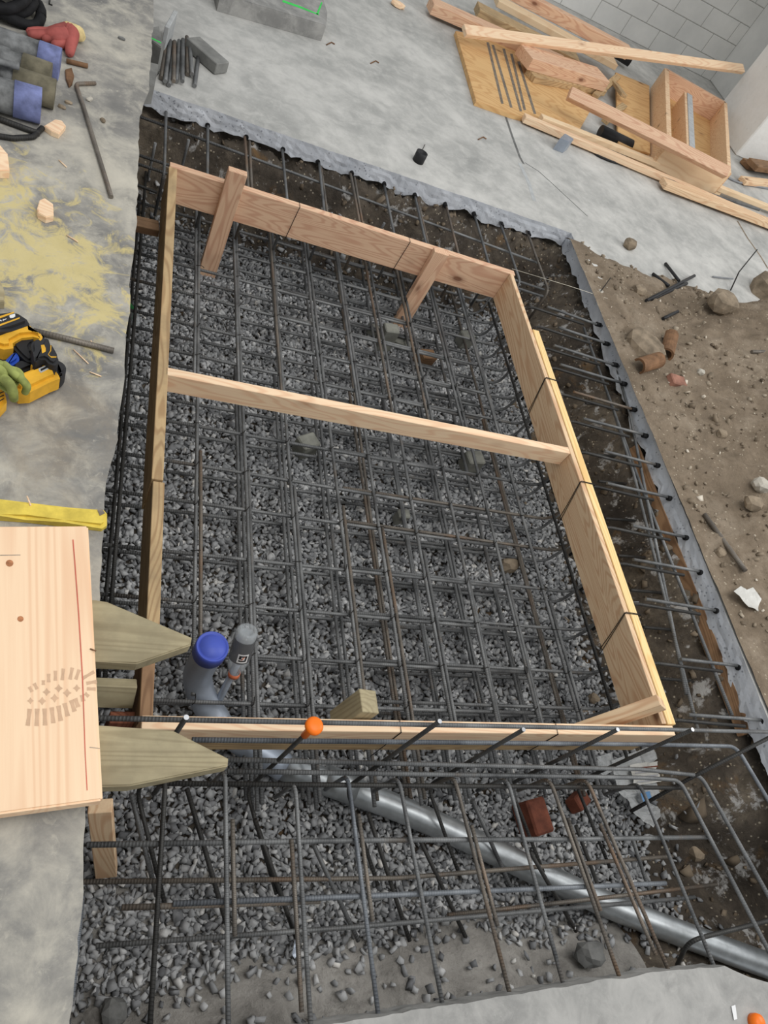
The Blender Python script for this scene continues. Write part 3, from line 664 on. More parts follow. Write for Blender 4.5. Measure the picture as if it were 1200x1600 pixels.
rebar([P(700, 1430, z - .02), P(1120, 1382, z - .02)], 'rusty deep rebar end beside the steel conduit', gl, 'steel_rebar_rusty')
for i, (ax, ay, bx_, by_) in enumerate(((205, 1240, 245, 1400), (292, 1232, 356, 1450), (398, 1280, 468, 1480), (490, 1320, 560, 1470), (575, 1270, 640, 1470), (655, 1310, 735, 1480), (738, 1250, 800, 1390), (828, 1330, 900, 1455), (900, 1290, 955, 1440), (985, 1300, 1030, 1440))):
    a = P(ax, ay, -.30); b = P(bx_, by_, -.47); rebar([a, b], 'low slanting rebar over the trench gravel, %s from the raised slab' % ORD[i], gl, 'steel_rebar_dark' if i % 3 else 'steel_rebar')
for i, (ax, ay) in enumerate(((130, 1395),)):
    rebar([P(128, 1400, -.2), P(112, 1560, -.2)], 'bar in the shadow along the raised slab edge near the camera', gl, 'steel_rebar_blue')
rebar([P(1058, 1508, -.3), P(1076, 1470, -.14), P(1215, 1435, -.1)], 'black hooked rebar above the conduit at the lower right', gl, 'steel_rebar_dark', r=.0078, bend=.05)
for i, (px_, py_) in enumerate(((320, 480), (0, 0))[:0]): pass

# ------------------------------------------------------------------ conduit, elbow, bottle
ctop = P(331, 1012, -.10); cap_c = V((ctop.x, ctop.y, -.10))
cr = .048
el = empty('conduit_elbow', (cap_c.x, cap_c.y, GRAV), 'galvanized conduit elbow rising from the gravel with a blue cap', 'conduit')
base = V((cap_c.x, cap_c.y, GRAV)); L_ = lambda p: V(p) - base
dirn = (P(445, 1200, -.46) - P(300, 1055, -.46)); dirn.z = 0; dirn.normalize()
RE = .20; ec = V((cap_c.x, cap_c.y, -.26))
pts = [cap_c, V((cap_c.x, cap_c.y, -.18))] + [ec + dirn * RE * (1 - math.cos(t)) - V((0, 0, RE * math.sin(t))) for t in [math.pi / 2 * k / 5 for k in range(6)]]
pts.append(V((P(445, 1200, -.46).x, P(445, 1200, -.46).y, -.46)))
def smooth_path(p, n=6):
    out = []
    for i in range(len(p) - 1):
        p0, p1, p2, p3 = p[max(i - 1, 0)], p[i], p[i + 1], p[min(i + 2, len(p) - 1)]
        for k in range(n):
            t = k / n; out.append(.5 * ((2 * p1) + (p2 - p0) * t + (2 * p0 - 5 * p1 + 4 * p2 - p3) * t * t + (3 * p1 - p0 - 3 * p2 + p3) * t ** 3))
    return out + [p[-1]]
tube('elbow_pipe', [L_(p) for p in smooth_path(pts)], cr, 'galvanized_dull', parent=el, sides=28)
o = lathe('pipe_cap', [(0, .012), (cr * .80, .012), (cr * .84, .007), (cr * .92, .007), (cr * 1.0, .012), (cr * 1.06, .010), (cr * 1.09, .002), (cr * 1.09, -.042), (cr * 1.005, -.042)], 'blue_cap', el, 32); o.location = L_(cap_c); o['label'] = 'round blue plastic cap'
cs = [P(440, 1197, -.46), P(640, 1270, -.46), P(850, 1368, -.45), P(960, 1418, -.42), P(1100, 1472, -.36), P(1260, 1530, -.30)]
cd = tube('steel_conduit', smooth_path(cs, 5), .046, 'galvanized', 'long galvanized steel conduit lying across the near trench', 'conduit', sides=28)
q = P(530, 1226, -.46); d_ = (cs[1] - cs[0]).normalized()
cp = tube('conduit_coupling', [q - d_ * .06, q + d_ * .06], .052, 'galvanized', 'steel coupling on the conduit in the near trench', 'coupling', sides=28)
# bottle upside down on a thin conduit
bt = P(388, 982, -.075); neck = P(366, 1052, -.265); foot = P(340, 1098, -.42); axis_b = (bt - neck); bl_ = axis_b.length; axis_b.normalize()
tube('thin_conduit', [foot - axis_b * .1, foot, neck + axis_b * .05], .0125, 'galvanized_dull', 'thin steel conduit standing in the gravel, topped by the upside-down bottle', 'conduit', sides=16)
bo = empty('drink_bottle', neck - axis_b * .02 * bl_ / .19, 'clear plastic drink bottle stuck upside down on a thin conduit', 'bottle')
bo.rotation_euler = axis_b.to_track_quat('Z', 'Y').to_euler(); bo.scale = (1, 1, bl_ / .185)
o = lathe('bottle_body', [(0, .192), (.012, .186), (.020, .196), (.030, .200), (.0345, .194), (.036, .182), (.0345, .172), (.0355, .160), (.0345, .148), (.0355, .136), (.0345, .124), (.0355, .112), (.0345, .100), (.036, .090), (.036, .078), (.030, .050), (.022, .030), (.0175, .022), (.0175, .004), (.0150, .004), (.0150, .026), (.0275, .052), (.0335, .08), (.033, .18), (.018, .186), (0, .182)], 'bottle_plastic', bo, 32)
o = lathe('bottle_ring', [(.0178, .024), (.0200, .024), (.0200, .010), (.0178, .010)], 'orange_ring', bo, 24); o['label'] = 'orange ring at the bottle neck'
o = lathe('bottle_label', [(.0364, .172), (.0366, .170), (.0366, .092), (.0364, .090)], 'bottle_label', bo, 32); o['label'] = 'dark see-through label with an emblem'
cd_ = axis_b.to_track_quat('Z', 'Y').inverted() @ (V((0, 0, K)) - bt); ang0 = math.atan2(cd_.y, cd_.x) + .35
def curved(name, poly, mat, r, zc, parent, a0, nsub=10):
    """flat outline (u along the girth, v up) wrapped on the bottle"""
    bm = bmesh.new(); vs = [bm.verts.new((u, v_, 0)) for u, v_ in poly]; bm.faces.new(vs)
    bmesh.ops.triangulate(bm, faces=bm.faces[:]); bmesh.ops.subdivide_edges(bm, edges=bm.edges[:], cuts=3, use_grid_fill=True)
    for v_ in bm.verts:
        a = a0 + v_.co.x / r; v_.co = V((r * math.cos(a), r * math.sin(a), zc + v_.co.y))
    return obj(name, bm, mat, parent)
em = curved('emblem', [(-.018, -.017), (.018, -.017), (.018, .017), (-.018, .017)], 'white_ink', .0369, .113, o, ang0)
gl_ = [(-.008, .009), (.008, .009), (.0095, .006), (.0095, .0045), (-.005, .0045), (-.005, -.005), (.004, -.005), (.004, -.001), (-.001, -.001), (-.001, .0015), (.0095, .0015), (.0095, -.009), (-.0095, -.009), (-.0095, .007)]
curved('emblem', [(-u * 1.4, -v_ * 1.3) for u, v_ in gl_], 'black_plastic', .0371, .113, o, ang0)
curved('emblem', [(-.007, -.009), (.002, .0), (-.002, .0008), (.007, .010), (-.0025, .0034), (.001, .002)], 'orange_cap', .0373, .113, o, ang0)
# second bottle under the raised slab
g0 = P(208, 480, -.40)
b2 = empty('drink_bottle', (g0.x, g0.y, -.44), 'empty clear bottle with a green label lying in the dark left gap', 'bottle')
o = lathe('bottle_body', [(0, -.08), (.02, -.08), (.026, -.072), (.026, .03), (.012, .065), (.011, .08), (0, .08)], 'bottle_plastic', b2, 20); o.rotation_euler = (math.radians(80), 0, math.radians(25))
o = lathe('bottle_label', [(.0264, -.05), (.0268, -.048), (.0268, .0), (.0264, .002)], 'green_label', b2, 20); o.rotation_euler = (math.radians(80), 0, math.radians(25)); o['label'] = 'green label'

# ------------------------------------------------------------------ blocks and stones in the pit
gb = 'concrete spacer blocks under the mats'
for (px_, py_, sz, rot, lab, z, h) in (((478, 697, .095, .5, 'grey concrete spacer block under the mat, this side of the spreader at left', -.475, .10)), (737, 722, .1, .2, 'grey concrete spacer block under the mat, beside the right end of the spreader', -.475, .10), (604, 528, .085, .1, 'tall grey concrete spacer block beyond the spreader, near the right far stake', -.45, .17), (727, 530, .09, .3, 'grey concrete spacer block beyond the spreader, near the right form board', -.475, .09), (627, 808, .06, .1, 'small dark spacer block under the mat in the middle of the near half', -.485, .08)):
    c = P(px_, py_, z); block('spacer_block', c, (sz, sz * .8, h), rot, 'block_concrete', lab, 'block', gb, tilt=(.06, -.05))
block('spacer_block', P(664, 560, -.47), (.1, .07, .09), .3, 'old_brown', 'brown offcut lying on the gravel below the right far stake', 'block', tilt=(.1, .1))
board('wood_offcut', P(575, 512, -.49), P(640, 540, -.49), .07, .03, (0, 0, 1), 'block_concrete', 'grey slab piece lying behind the tall spacer block', 'offcut')
rock('stone', P(796, 884, -.49), (.05, .035, .035), 'stone_brown', 'tan stone lying on the gravel near the right side of the mats', 'stone')
rock('stone', P(928, 1091, -.50), (.022, .022, .02), 'stone_brown', 'small tan stone by the near right corner of the form', 'stone')
rock('stone', P(1092, 1262, -.46), (.075, .06, .05), 'stone_grey', 'angular dark stone under the bent corner bars', 'stone')
rock('stone', P(1088, 1328, -.48), (.04, .045, .03), 'stone_brown', 'rounded stone at the edge of the trench gravel', 'stone')
rock('stone', P(922, 1492, -.38), (.055, .04, .035), 'stone_grey', 'flat grey stone near the conduit and near slab', 'stone')
rock('stone', P(178, 1582, -.46), (.035, .035, .03), 'stone_grey', 'large grey stone at the near left end of the trench', 'stone')
rock('stone', P(1075, 1550, -.36), (.06, .05, .05), 'stone_brown', 'dark stone beneath the conduit at the lower right', 'stone')
block('brick', P(832, 1278, -.47), (.10, .13, .10), .2, 'clay', 'red-brown clay block standing in the trench beyond the conduit', 'brick', tilt=(.1, .1), bev=.008)
block('brick', P(903, 1252, -.49), (.09, .06, .06), .5, 'clay', 'reddish brick half buried under the dark crosswise bar', 'brick', tilt=(.1, .2))
# polythene bags and a scrap of printed wrapping in the trench corner
def sheet(name, pix, z0, mat, label, cat, amp=.03, nsub=4, parent=None, seed=0):
    bm = bmesh.new(); vs = [bm.verts.new(P(x, y, z0)) for x, y in pix]; f = bm.faces.new(vs)
    bmesh.ops.triangulate(bm, faces=[f]); bmesh.ops.subdivide_edges(bm, edges=bm.edges[:], cuts=5, use_grid_fill=True)
    for v_ in bm.verts: v_.co.z += amp * noise.noise(v_.co * 16 + V((seed, 0, 0))) + amp * .5 * noise.noise(v_.co * 40)
    r = bmesh.ops.extrude_face_region(bm, geom=bm.faces[:])
    for g_ in r['geom']:
        if isinstance(g_, bmesh.types.BMVert): g_.co.z += .0012
    o = obj(name, bm, mat, parent)
    if label: tag(o, label, cat)
    return o
bag = sheet('plastic_bag', [(952, 1190), (1010, 1168), (1050, 1172), (1062, 1205), (1040, 1240), (1030, 1275), (1018, 1294), (985, 1262), (968, 1238)], -.455, 'poly_film', 'crumpled clear plastic bag on the trench gravel under the corner bars', 'bag', .03)
lb = sheet('bag_label', [(985, 1195), (1035, 1188), (1032, 1222), (990, 1228)], -.435, 'print_film', None, None, .02, parent=bag); lb['label'] = 'white printed wrapper'
for k in range(4):
    sheet('print_line', [(990 + k * 2, 1200 + k * 7), (1028, 1196 + k * 7), (1028, 1198 + k * 7), (990 + k * 2, 1202 + k * 7)], -.418, 'label_grey' if k else 'clay', None, None, .004, parent=lb)
sheet('print_line', [(1000, 1240), (1015, 1236), (1020, 1252), (1006, 1256)], -.425, 'label_blue', None, None, .004, parent=bag)
sheet('plastic_bag', [(930, 1183), (958, 1176), (966, 1200), (945, 1212), (930, 1200)], -.46, 'poly_film', 'small clear plastic scrap left of the printed wrapper', 'bag', .03, seed=4)
rebar([P(460, 1500, -.44), P(470, 1470, -.43), P(455, 1430, -.40)], 'thin bent bar stub lying on the gravel near the trench edge', gl, 'steel_rebar', bend=.0, r=.006)
o = sheet('metal_tag', [(462, 1462), (470, 1465), (468, 1490), (460, 1498), (456, 1490)], -.43, 'galvanized_dull', 'flat grey metal strap on the gravel near the trench edge', 'strap', .01)

# ------------------------------------------------------------------ plank, stakes and things on the raised slab
st_t = .038
def pointed(pix, label, z0=LEFT, side='treated'):
    top = z0 + st_t; o = hprism('pointed_stake', pix, z0 + .001, top, side, bev=.003); return tag(o, label, 'stake')
def grain(o, ang):   # turn the local axes so that the grain runs along the stake
    Rz = Matrix.Rotation(ang, 4, 'Z'); c = sum((V(v_.co) for v_ in o.data.vertices), V((0, 0, 0))) / len(o.data.vertices)
    o.data.transform(Rz.inverted() @ Matrix.Translation(-c)); o.matrix_world = Matrix.Translation(c) @ Rz
s1 = pointed([(60, 934), (150, 937), (168, 940), (300, 996), (298, 1008), (214, 1037), (152, 1034), (60, 1030)], 'pointed treated stake under the plank, the farther one with a rough tip')
s2 = pointed([(60, 1128), (160, 1134), (270, 1141), (357, 1185), (356, 1197), (203, 1228), (165, 1229), (60, 1226)], 'pointed treated stake under the plank, the nearer one with a clean tip')
d = P(330, 1000, .43) - P(60, 985, .43); grain(s1, math.atan2(d.y, d.x)); d = P(357, 1190, .43) - P(60, 1176, .43); grain(s2, math.atan2(d.y, d.x))
zp = LEFT + st_t + .001; ztop = zp + .036
tl, tr, br = P(-66, 822, ztop), P(138, 821, ztop), P(161, 1250, ztop); bl = P(-76, 1282, ztop)
pl = empty('plank', (tl + br) / 2 - V((0, 0, .018)), 'wide new fir plank with a muddy boot print lying on the pointed stakes', 'plank')
pc = V(pl.location); ax = ((br - tr)).normalized(); ax.z = 0
o = board('plank_board', (tl + tr) / 2 + V((0, 0, -.018)), (bl + br) / 2 + V((0, 0, -.018)), .283, .036, (0, 0, 1), 'fir_plank', bev=.003)
# use the drawn outline for the ends
bm = bmesh.new(); vs = []
mwi = o.matrix_world.inverted()
for zz in (ztop, zp):
    vs.append([bm.verts.new(mwi @ V((p.x, p.y, zz))) for p in (tl, bl, br, tr)])
for k in range(4): bm.faces.new((vs[0][k], vs[0][(k + 1) % 4], vs[1][(k + 1) % 4], vs[1][k]))
bm.faces.new(vs[0]); bm.faces.new(vs[1][::-1]); bmesh.ops.recalc_face_normals(bm, faces=bm.faces); bmesh.ops.bevel(bm, geom=bm.edges[:], offset=.004, segments=2, affect='EDGES'); bm.to_mesh(o.data); bm.free()
mw = o.matrix_world.copy(); o.parent = pl; o.matrix_parent_inverse = Matrix(); o.matrix_basis = Matrix.Translation(-pc) @ mw
def flat(name, polys, z, mat, parent, lab=None):
    vs = []; fs = []
    for poly in polys:
        k = len(vs); vs += [P(x, y, z) - pc for x, y in poly]; fs.append(tuple(range(k, k + len(poly))))
    o = mk(name, vs, fs, mat, parent)
    if lab: o['label'] = lab
    return o
S = 180 / 1200; zz = lambda x, y: (x * S, 1020 + y * S)
lug = []
def quad(cx, cy, w, h, a, pinch=.75):
    c, s = math.cos(a), math.sin(a); return [zz(cx + u * c - v_ * s, cy + u * s + v_ * c) for u, v_ in ((-w, -h), (w, -h), (w * pinch, 0), (w, h), (-w, h), (-w * pinch, 0))]
for cx, cy, h, a in ((300, 672, 88, .12), (385, 672, 90, .03), (468, 668, 88, -.03), (548, 650, 82, -.1), (622, 630, 80, -.16), (690, 592, 70, -.25), (760, 552, 62, -.3), (800, 520, 48, -.35), (862, 472, 34, -.2)): lug.append(quad(cx, cy, 24, h, a))
for cx, cy, h, a in ((508, 262, 44, 0), (578, 238, 52, 0), (655, 224, 60, .1), (742, 216, 62, .2), (808, 226, 54, .35), (920, 232, 72, 1.05), (955, 308, 55, 1.38), (952, 376, 46, 1.6), (905, 438, 26, 2.3), (320, 380, 30, -.5), (372, 348, 34, -.5), (452, 310, 24, 0)): lug.append(quad(cx, cy, 19, h, a))
for cx, cy, r_ in ((318, 500, 36), (440, 502, 44), (486, 408, 42), (570, 472, 46), (612, 370, 44), (700, 418, 46), (800, 368, 40)):
    lug.append([zz(cx + math.cos(k * math.pi / 4) * (r_ if k % 2 == 0 else r_ * .55), cy + math.sin(k * math.pi / 4) * (r_ if k % 2 == 0 else r_ * .55)) for k in range(8)])
flat('boot_print', lug, ztop + .0004, 'mud_print', pl, 'grey muddy boot print')
flat('pencil_line', [[(113, 843), (115, 843), (118, 880), (124, 960), (130, 1060), (134, 1180), (137, 1235), (135.5, 1235), (132.5, 1180), (128, 1060), (122, 960), (116, 880)]], ztop + .0006, 'red_pencil', pl, 'red marking line')
flat('pencil_line', [[(0, 867), (32, 866.5), (32, 867.5), (0, 868)], [(140, 1167), (156, 1169), (156, 1170), (140, 1168)]], ztop + .0006, 'pencil_grey', pl)
for kx, ky, kr in ((15, 880, 6), (32, 967, 5)):
    o = flat('knot', [[(kx + kr * math.cos(a_ * .5236), ky + kr * .9 * math.sin(a_ * .5236)) for a_ in range(12)]], ztop + .0004, 'knot_wood', pl); o['label'] = 'round brown knot'
o = tube('nail', [P(141, 1014, ztop) - pc, P(150, 1017, ztop + .004) - pc], .0018, 'rust_iron', parent=pl, sides=6); o['label'] = 'rusty nail'

# flat yellow hose end
hz = LEFT + .012
pix = [(-40, 778), (0, 780), (60, 784), (110, 790), (163, 794), (168, 800), (168, 818), (160, 823), (100, 816), (40, 809), (0, 806), (-40, 804)]
o = hprism('yellow_hose', pix, LEFT + .001, LEFT + .022, 'hose_yellow', bev=.009); tag(o, 'flat yellow rubber hose end lying on the raised slab beside the plank', 'hose')
hs = [P(455 / 2.9625, 800, LEFT + .0225)]
sheet('hose_stain', [(152, 797), (160, 796), (164, 802), (156, 806)], LEFT + .0226, 'tape_grey', None, None, .0002, parent=o)

# cordless tool
tl_ = empty('cordless_tool', P(45, 560, LEFT), 'yellow and black cordless power tool lying on the raised slab', 'power tool'); to = V(tl_.location)
q = lambda x, y: (x / 10, 480 + y / 10)
def closed(p, n=4):
    out = []; m_ = len(p)
    for i in range(m_):
        p0, p1, p2, p3 = (V((*p[(i + k) % m_], 0)) for k in (-1, 0, 1, 2))
        for k in range(n):
            t = k / n; c = .5 * ((2 * p1) + (p2 - p0) * t + (2 * p0 - 5 * p1 + 4 * p2 - p3) * t * t + (3 * p1 - p0 - 3 * p2 + p3) * t ** 3); out.append((c.x, c.y))
    return out
def part(name, pts, z0, z1, mat, lab=None, bev=.004, parent=tl_):
    if name in ('grip', 'trigger_guard', 'bumper', 'trigger', 'palm', 'switch'): pts = closed(pts); bev = min(bev, .007)
    o = hprism(name, [q(x, y) for x, y in pts], LEFT + max(.001, .75 * z1 - .6 * (z1 - z0)), LEFT + .75 * z1, mat, parent, bev, to)
    if lab: o['label'] = lab
    return o
part('battery', [(-300, 130), (0, 60), (190, 35), (300, 70), (420, 150), (465, 225), (440, 245), (200, 330), (0, 385), (-300, 460)], .03, .115, 'tool_black', 'black battery pack with yellow stripes', .010)
for pts in ([(-100, 165), (0, 138), (225, 68), (215, 92), (0, 172), (-100, 200)], [(-100, 290), (0, 265), (310, 155), (305, 178), (0, 292), (-100, 318)]): part('stripe', pts, .1152, .1162, 'tool_yellow', None, 0)
for pts in ([(150, 122), (235, 100), (240, 140), (205, 165), (160, 168), (148, 150)], [(85, 180), (105, 175), (98, 186), (65, 200), (60, 190)], [(45, 190), (58, 186), (60, 205), (40, 212)], [(0, 200), (12, 196), (30, 212), (22, 220), (0, 212)]): part('lettering', pts, .1152, .1163, 'white_ink', None, 0)
part('housing', [(-300, 480), (0, 390), (330, 255), (445, 232), (490, 262), (500, 330), (640, 375), (670, 425), (640, 450), (520, 420), (340, 440), (200, 520), (215, 600), (60, 620), (0, 600), (-300, 650)], .02, .10, 'tool_yellow', 'yellow battery housing', .010)
part('trigger_guard', [(195, 470), (250, 405), (470, 340), (560, 360), (640, 430), (700, 440), (560, 520), (470, 600), (500, 700), (560, 790), (460, 830), (380, 790), (250, 660), (190, 560)], .015, .075, 'black_plastic', None, .010)
part('grip', [(490, 570), (540, 500), (640, 465), (750, 470), (790, 560), (870, 700), (920, 810), (860, 880), (760, 850), (690, 790), (560, 830), (520, 740)], .01, .130, 'tool_black', 'black rubber grip', .020)
part('grip_inlay', [(640, 590), (690, 585), (715, 640), (715, 690), (660, 720), (650, 660)], .1302, .1312, 'tool_yellow', None, 0)
part('grip_inlay', [(790, 590), (802, 600), (800, 680), (760, 735), (790, 765), (885, 768), (880, 785), (800, 788), (748, 740), (785, 675)], .1302, .1312, 'tool_yellow', None, 0)
part('grip_inlay', [(600, 500), (650, 480), (660, 495), (632, 525)], .1302, .1312, 'tool_yellow', None, 0)
part('motor_housing', [(290, 1010), (560, 905), (485, 855), (500, 845), (560, 850), (690, 785), (780, 865), (860, 870), (945, 1065), (800, 1120), (480, 1280), (300, 1290), (200, 1200)], .005, .095, 'tool_yellow', 'yellow motor housing with vents', .012)
part('bumper', [(840, 830), (920, 812), (1000, 860), (1038, 930), (1020, 1000), (945, 1065), (900, 950)], .004, .088, 'tool_black', 'black rubber bumper', .018)
part('window', [(600, 960), (730, 900), (770, 930), (765, 960), (640, 1025), (612, 1000)], .0952, .0962, 'block_cut', None, 0)
part('window', [(635, 965), (725, 922), (735, 950), (640, 998)], .0963, .0970, 'black_plastic', None, 0)
for dx in (0, 45): part('vent', [(815 + dx, 975 - dx * .45), (832 + dx, 968 - dx * .45), (862 + dx, 1050 - dx * .45), (848 + dx, 1058 - dx * .45)], .0952, .0960, 'black_plastic', None, 0)
part('switch', [(80, 820), (200, 700), (260, 690), (300, 760), (290, 820), (150, 905), (90, 880)], .02, .07, 'tool_blue', 'blue plastic switch', .012)
part('trigger', [(200, 870), (330, 810), (480, 860), (540, 910), (290, 1010), (210, 950)], .015, .06, 'tool_black', None, .012)
part('base_housing', [(-300, 1150), (0, 1120), (80, 1300), (110, 1440), (0, 1560), (-300, 1640)], .005, .075, 'tool_yellow', None, .01)
for k in range(3): part('vent', [(0, 1330 + k * 60), (60, 1310 + k * 55), (66, 1322 + k * 55), (0, 1350 + k * 60)], .0752, .0760, 'black_plastic', None, 0)
part('foot', [(710, 1160), (790, 1125), (800, 1150), (740, 1190), (712, 1185)], .002, .03, 'black_plastic', None, .003)
# green glove lying over the tool
gv_ = empty('work_glove', P(25, 600, LEFT + .09), 'yellow-green work glove with curled fingers resting on the power tool', 'glove'); gvo = V(gv_.location)
def gtube(nm, pix, rads, z, mat, parent, org, zs=None):
    pts = [P(q(x, y)[0], q(x, y)[1], LEFT + (zs[i] if zs else z)) - org for i, (x, y) in enumerate(pix)]; sp = smooth_path(pts, 5); rr = np.interp(np.linspace(0, 1, len(sp)), np.linspace(0, 1, len(rads)), rads).tolist()
    pts0 = [sp[0]] + sp + [sp[-1]]; rr = [rr[0] * .3] + rr + [rr[-1] * .35]
    d0 = (sp[0] - sp[1]).normalized(); d1 = (sp[-1] - sp[-2]).normalized(); pts0[0] = sp[0] + d0 * rr[1] * .6; pts0[-1] = sp[-1] + d1 * rr[-2] * .7
    return tube(nm, pts0, .01, mat, parent=parent, sides=14, radii=rr)
hp_ = part('palm', [(-200, 860), (0, 870), (130, 950), (300, 1000), (380, 1120), (280, 1240), (200, 1400), (0, 1300), (-200, 1200)], .09, .113, 'glove_green', None, .010, gv_)
for v_ in hp_.data.vertices: v_.co += to - gvo + V((0, 0, .018))
gtube('finger', [(60, 900), (160, 990), (250, 1070), (340, 1140)], [.011, .0105, .0105, .009], .115, 'glove_green', gv_, gvo, [.115, .122, .118, .10])
gtube('finger', [(250, 1040), (350, 1140), (420, 1240), (390, 1330)], [.010, .010, .010, .009], .11, 'glove_green', gv_, gvo, [.112, .115, .10, .075])
gtube('finger', [(60, 1110), (150, 1200), (200, 1320), (220, 1440)], [.012, .012, .012, .010], .11, 'glove_green', gv_, gvo, [.12, .124, .11, .08])
gtube('finger', [(-150, 960), (-20, 960), (60, 1040), (40, 1080)], [.012, .011, .0105, .010], .11, 'glove_green', gv_, gvo, [.118, .122, .118, .112])
gtube('finger', [(-150, 900), (0, 900), (140, 960), (220, 1020)], [.0105, .0105, .010, .009], .11, 'glove_green', gv_, gvo, [.11, .116, .115, .108])

# rebar pieces, wood chips and splinters on the raised slab
gsl = 'loose pieces on the raised slab'
def lay(px_, z=LEFT): return [P(x, y, z) for x, y in px_]
rebar(lay([(52, 517), (108, 530), (178, 548)], LEFT + .009), 'short thick ribbed rebar lying beside the power tool', None, 'steel_rebar_rusty', r=.0085, bend=0)
rebar(lay([(149, 130), (118, 131), (130, 165), (174, 308)], LEFT + .008), 'bent rebar with a short hooked end lying on the raised slab', None, 'steel_rebar_rusty', r=.0075, bend=.03)
rebar(lay([(104, 95), (137, 103)], LEFT + .01), 'short rusty bar poking out behind the upper blue-capped pipe', None, 'rust_iron', r=.009)
rebar(lay([(-20, 179), (62, 209)], LEFT + .010), 'straight dark rebar with a white cut end beside the lower pipe', None, 'steel_rebar_dark', r=.010)
o = tube('rebar', lay([(-30, 208), (20, 216), (52, 214), (66, 200)], LEFT + .009), .0095, 'steel_rebar_dark', 'bent dark rebar lying on the raised slab at the left frame edge', 'rebar', sides=10, bend=.03)
def chip(pix, h, label, mat='fir_pale'):
    o = hprism('wood_chip', pix, LEFT + .001, LEFT + h, mat, bev=.002); return tag(o, label, 'offcut', 'wood offcuts on the raised slab')
chip([(69, 196), (86, 186), (97, 188), (103, 196), (92, 209), (80, 204)], .02, 'angular pale wood offcut beside the lower blue pipe cap')
chip([(58, 325), (62, 312), (70, 309), (83, 318), (84, 336), (72, 339), (60, 332)], .025, 'rounded pale wood offcut on the sawdust patch')
chip([(-20, 228), (0, 226), (12, 240), (15, 266), (-20, 266)], .03, 'wood offcut at the left frame edge below the dark rebar')
chip([(-20, 436), (0, 436), (7, 454), (7, 470), (-20, 470)], .03, 'greenish wood offcut at the left frame edge above the power tool', 'treated')
for i, (pp, lab) in enumerate((([(115, 546), (138, 568)], 'pale wood splinter by the thick rebar'), ([(140, 581), (158, 588)], 'short pale wood splinter nearest the slab edge'), ([(142, 532), (146, 543)], 'tiny pale splinter above the thick rebar'), ([(104, 367), (122, 378)], 'pale splinter in the sawdust patch'), ([(92, 250), (104, 261)], 'pale splinter near the bent rebar'), ([(42, 775), (48, 790)], 'pale splinter touching the yellow hose'))):
    tag(tube('wood_splinter', lay(pp, LEFT + .0035 + (.02 if i == 5 else 0)), .002, 'fir_pale', sides=5), lab, 'splinter', 'splinters on the raised slab')
hprism('rust_bracket', [(102, 108), (112, 105), (116, 118), (113, 130), (108, 134), (103, 122)], LEFT + .001, LEFT + .01, 'rust_iron', bev=.002)
tag(C.objects[-1], 'small rusty bracket with holes beside the pipe ends', 'bracket')
rock('stone', P(190, 60, LEFT + .005), (.015, .007, .006), 'stone_grey', 'small dark chip on the raised slab by the floor edge', 'stone')
for i, (x, y, lab) in enumerate(((107, 160, 'dark mud crumb beside the bent rebar, nearer the pipes'), (140, 155, 'pale mud crumb right of the bent rebar'), (161, 188, 'dark crumb between the bent rebar and slab edge'), (97, 167, 'dark crumb by the lower blue pipe cap'))):
    rock('mud_crumb', P(x, y, LEFT + .004), (.014, .008, .006), 'stone_brown' if i != 1 else 'stone_pale', lab, 'crumb', rot=i)
# four big conduits
gp_ = 'dusty conduits stacked on the raised slab'
def pipe(a, b, r, capmat, lab, z, cap_len, endlab):
    a = P(a[0], a[1], z + r); b = P(b[0], b[1], z + r); d = (a - b).normalized(); b2 = b + d * 0
    e_ = empty('conduit', b, lab, 'conduit', gp_)
    t1 = tube('pipe', [(a + d * .3) - b, V((0, 0, 0))], r, 'conduit_dirty', parent=e_, sides=28)
    t2 = tube('pipe_end', [-d * -.0 + d * cap_len, -d * .004], r * 1.06, capmat, parent=e_, sides=28); t2['label'] = endlab
    return e_
r_ = .052
pipe((-15, 62), (92, 100), r_, 'blue_cap_dusty', 'dusty conduit with a blue cap, farthest of the four', LEFT, .07, 'dusty blue plastic cap')
pipe((-15, 88), (77, 121), r_ * .9, 'conduit_end', 'dusty conduit with a tan threaded end, second from the red glove', LEFT, .09, 'dull tan threaded end')
pipe((-15, 115), (84, 147), r_ * .9, 'conduit_end', 'dusty conduit with a tan threaded end, just behind the nearest one', LEFT, .13, 'dull tan threaded end')
pipe((-15, 144), (62, 165), r_ * 1.05, 'blue_cap_dusty', 'dusty conduit with a blue cap, nearest of the four', LEFT, .08, 'dusty blue plastic cap')
tube('thin_conduit', lay([(-20, 92), (30, 104)], LEFT + .115), .012, 'conduit_dirty', 'thin grey tube lying on top of the dusty conduits', 'tube', sides=14)
# red glove
rg = empty('work_glove', P(85, 60, LEFT), 'red rubber work glove lying behind the capped conduit', 'glove'); rgo = V(rg.location)
Q2 = lambda x, y: (x / 6.667, y / 6.667)
def rt(pix, rads, zs, nm='finger', mat='glove_red'):
    pts = [P(*Q2(x, y), LEFT + zs[i]) - rgo for i, (x, y) in enumerate(pix)]; sp = smooth_path(pts, 5); rr = np.interp(np.linspace(0, 1, len(sp)), np.linspace(0, 1, len(rads)), rads).tolist()
    d0 = (sp[0] - sp[1]).normalized(); d1 = (sp[-1] - sp[-2]).normalized()
    return tube(nm, [sp[0] + d0 * rr[0] * .6] + sp + [sp[-1] + d1 * rr[-1] * .7], .01, mat, parent=rg, sides=14, radii=[rr[0] * .4] + rr + [rr[-1] * .4])
rt([(690, 330), (600, 335), (500, 335), (390, 325), (300, 325)], [.034, .028, .018, .016, .013], [.035, .03, .02, .017, .015])
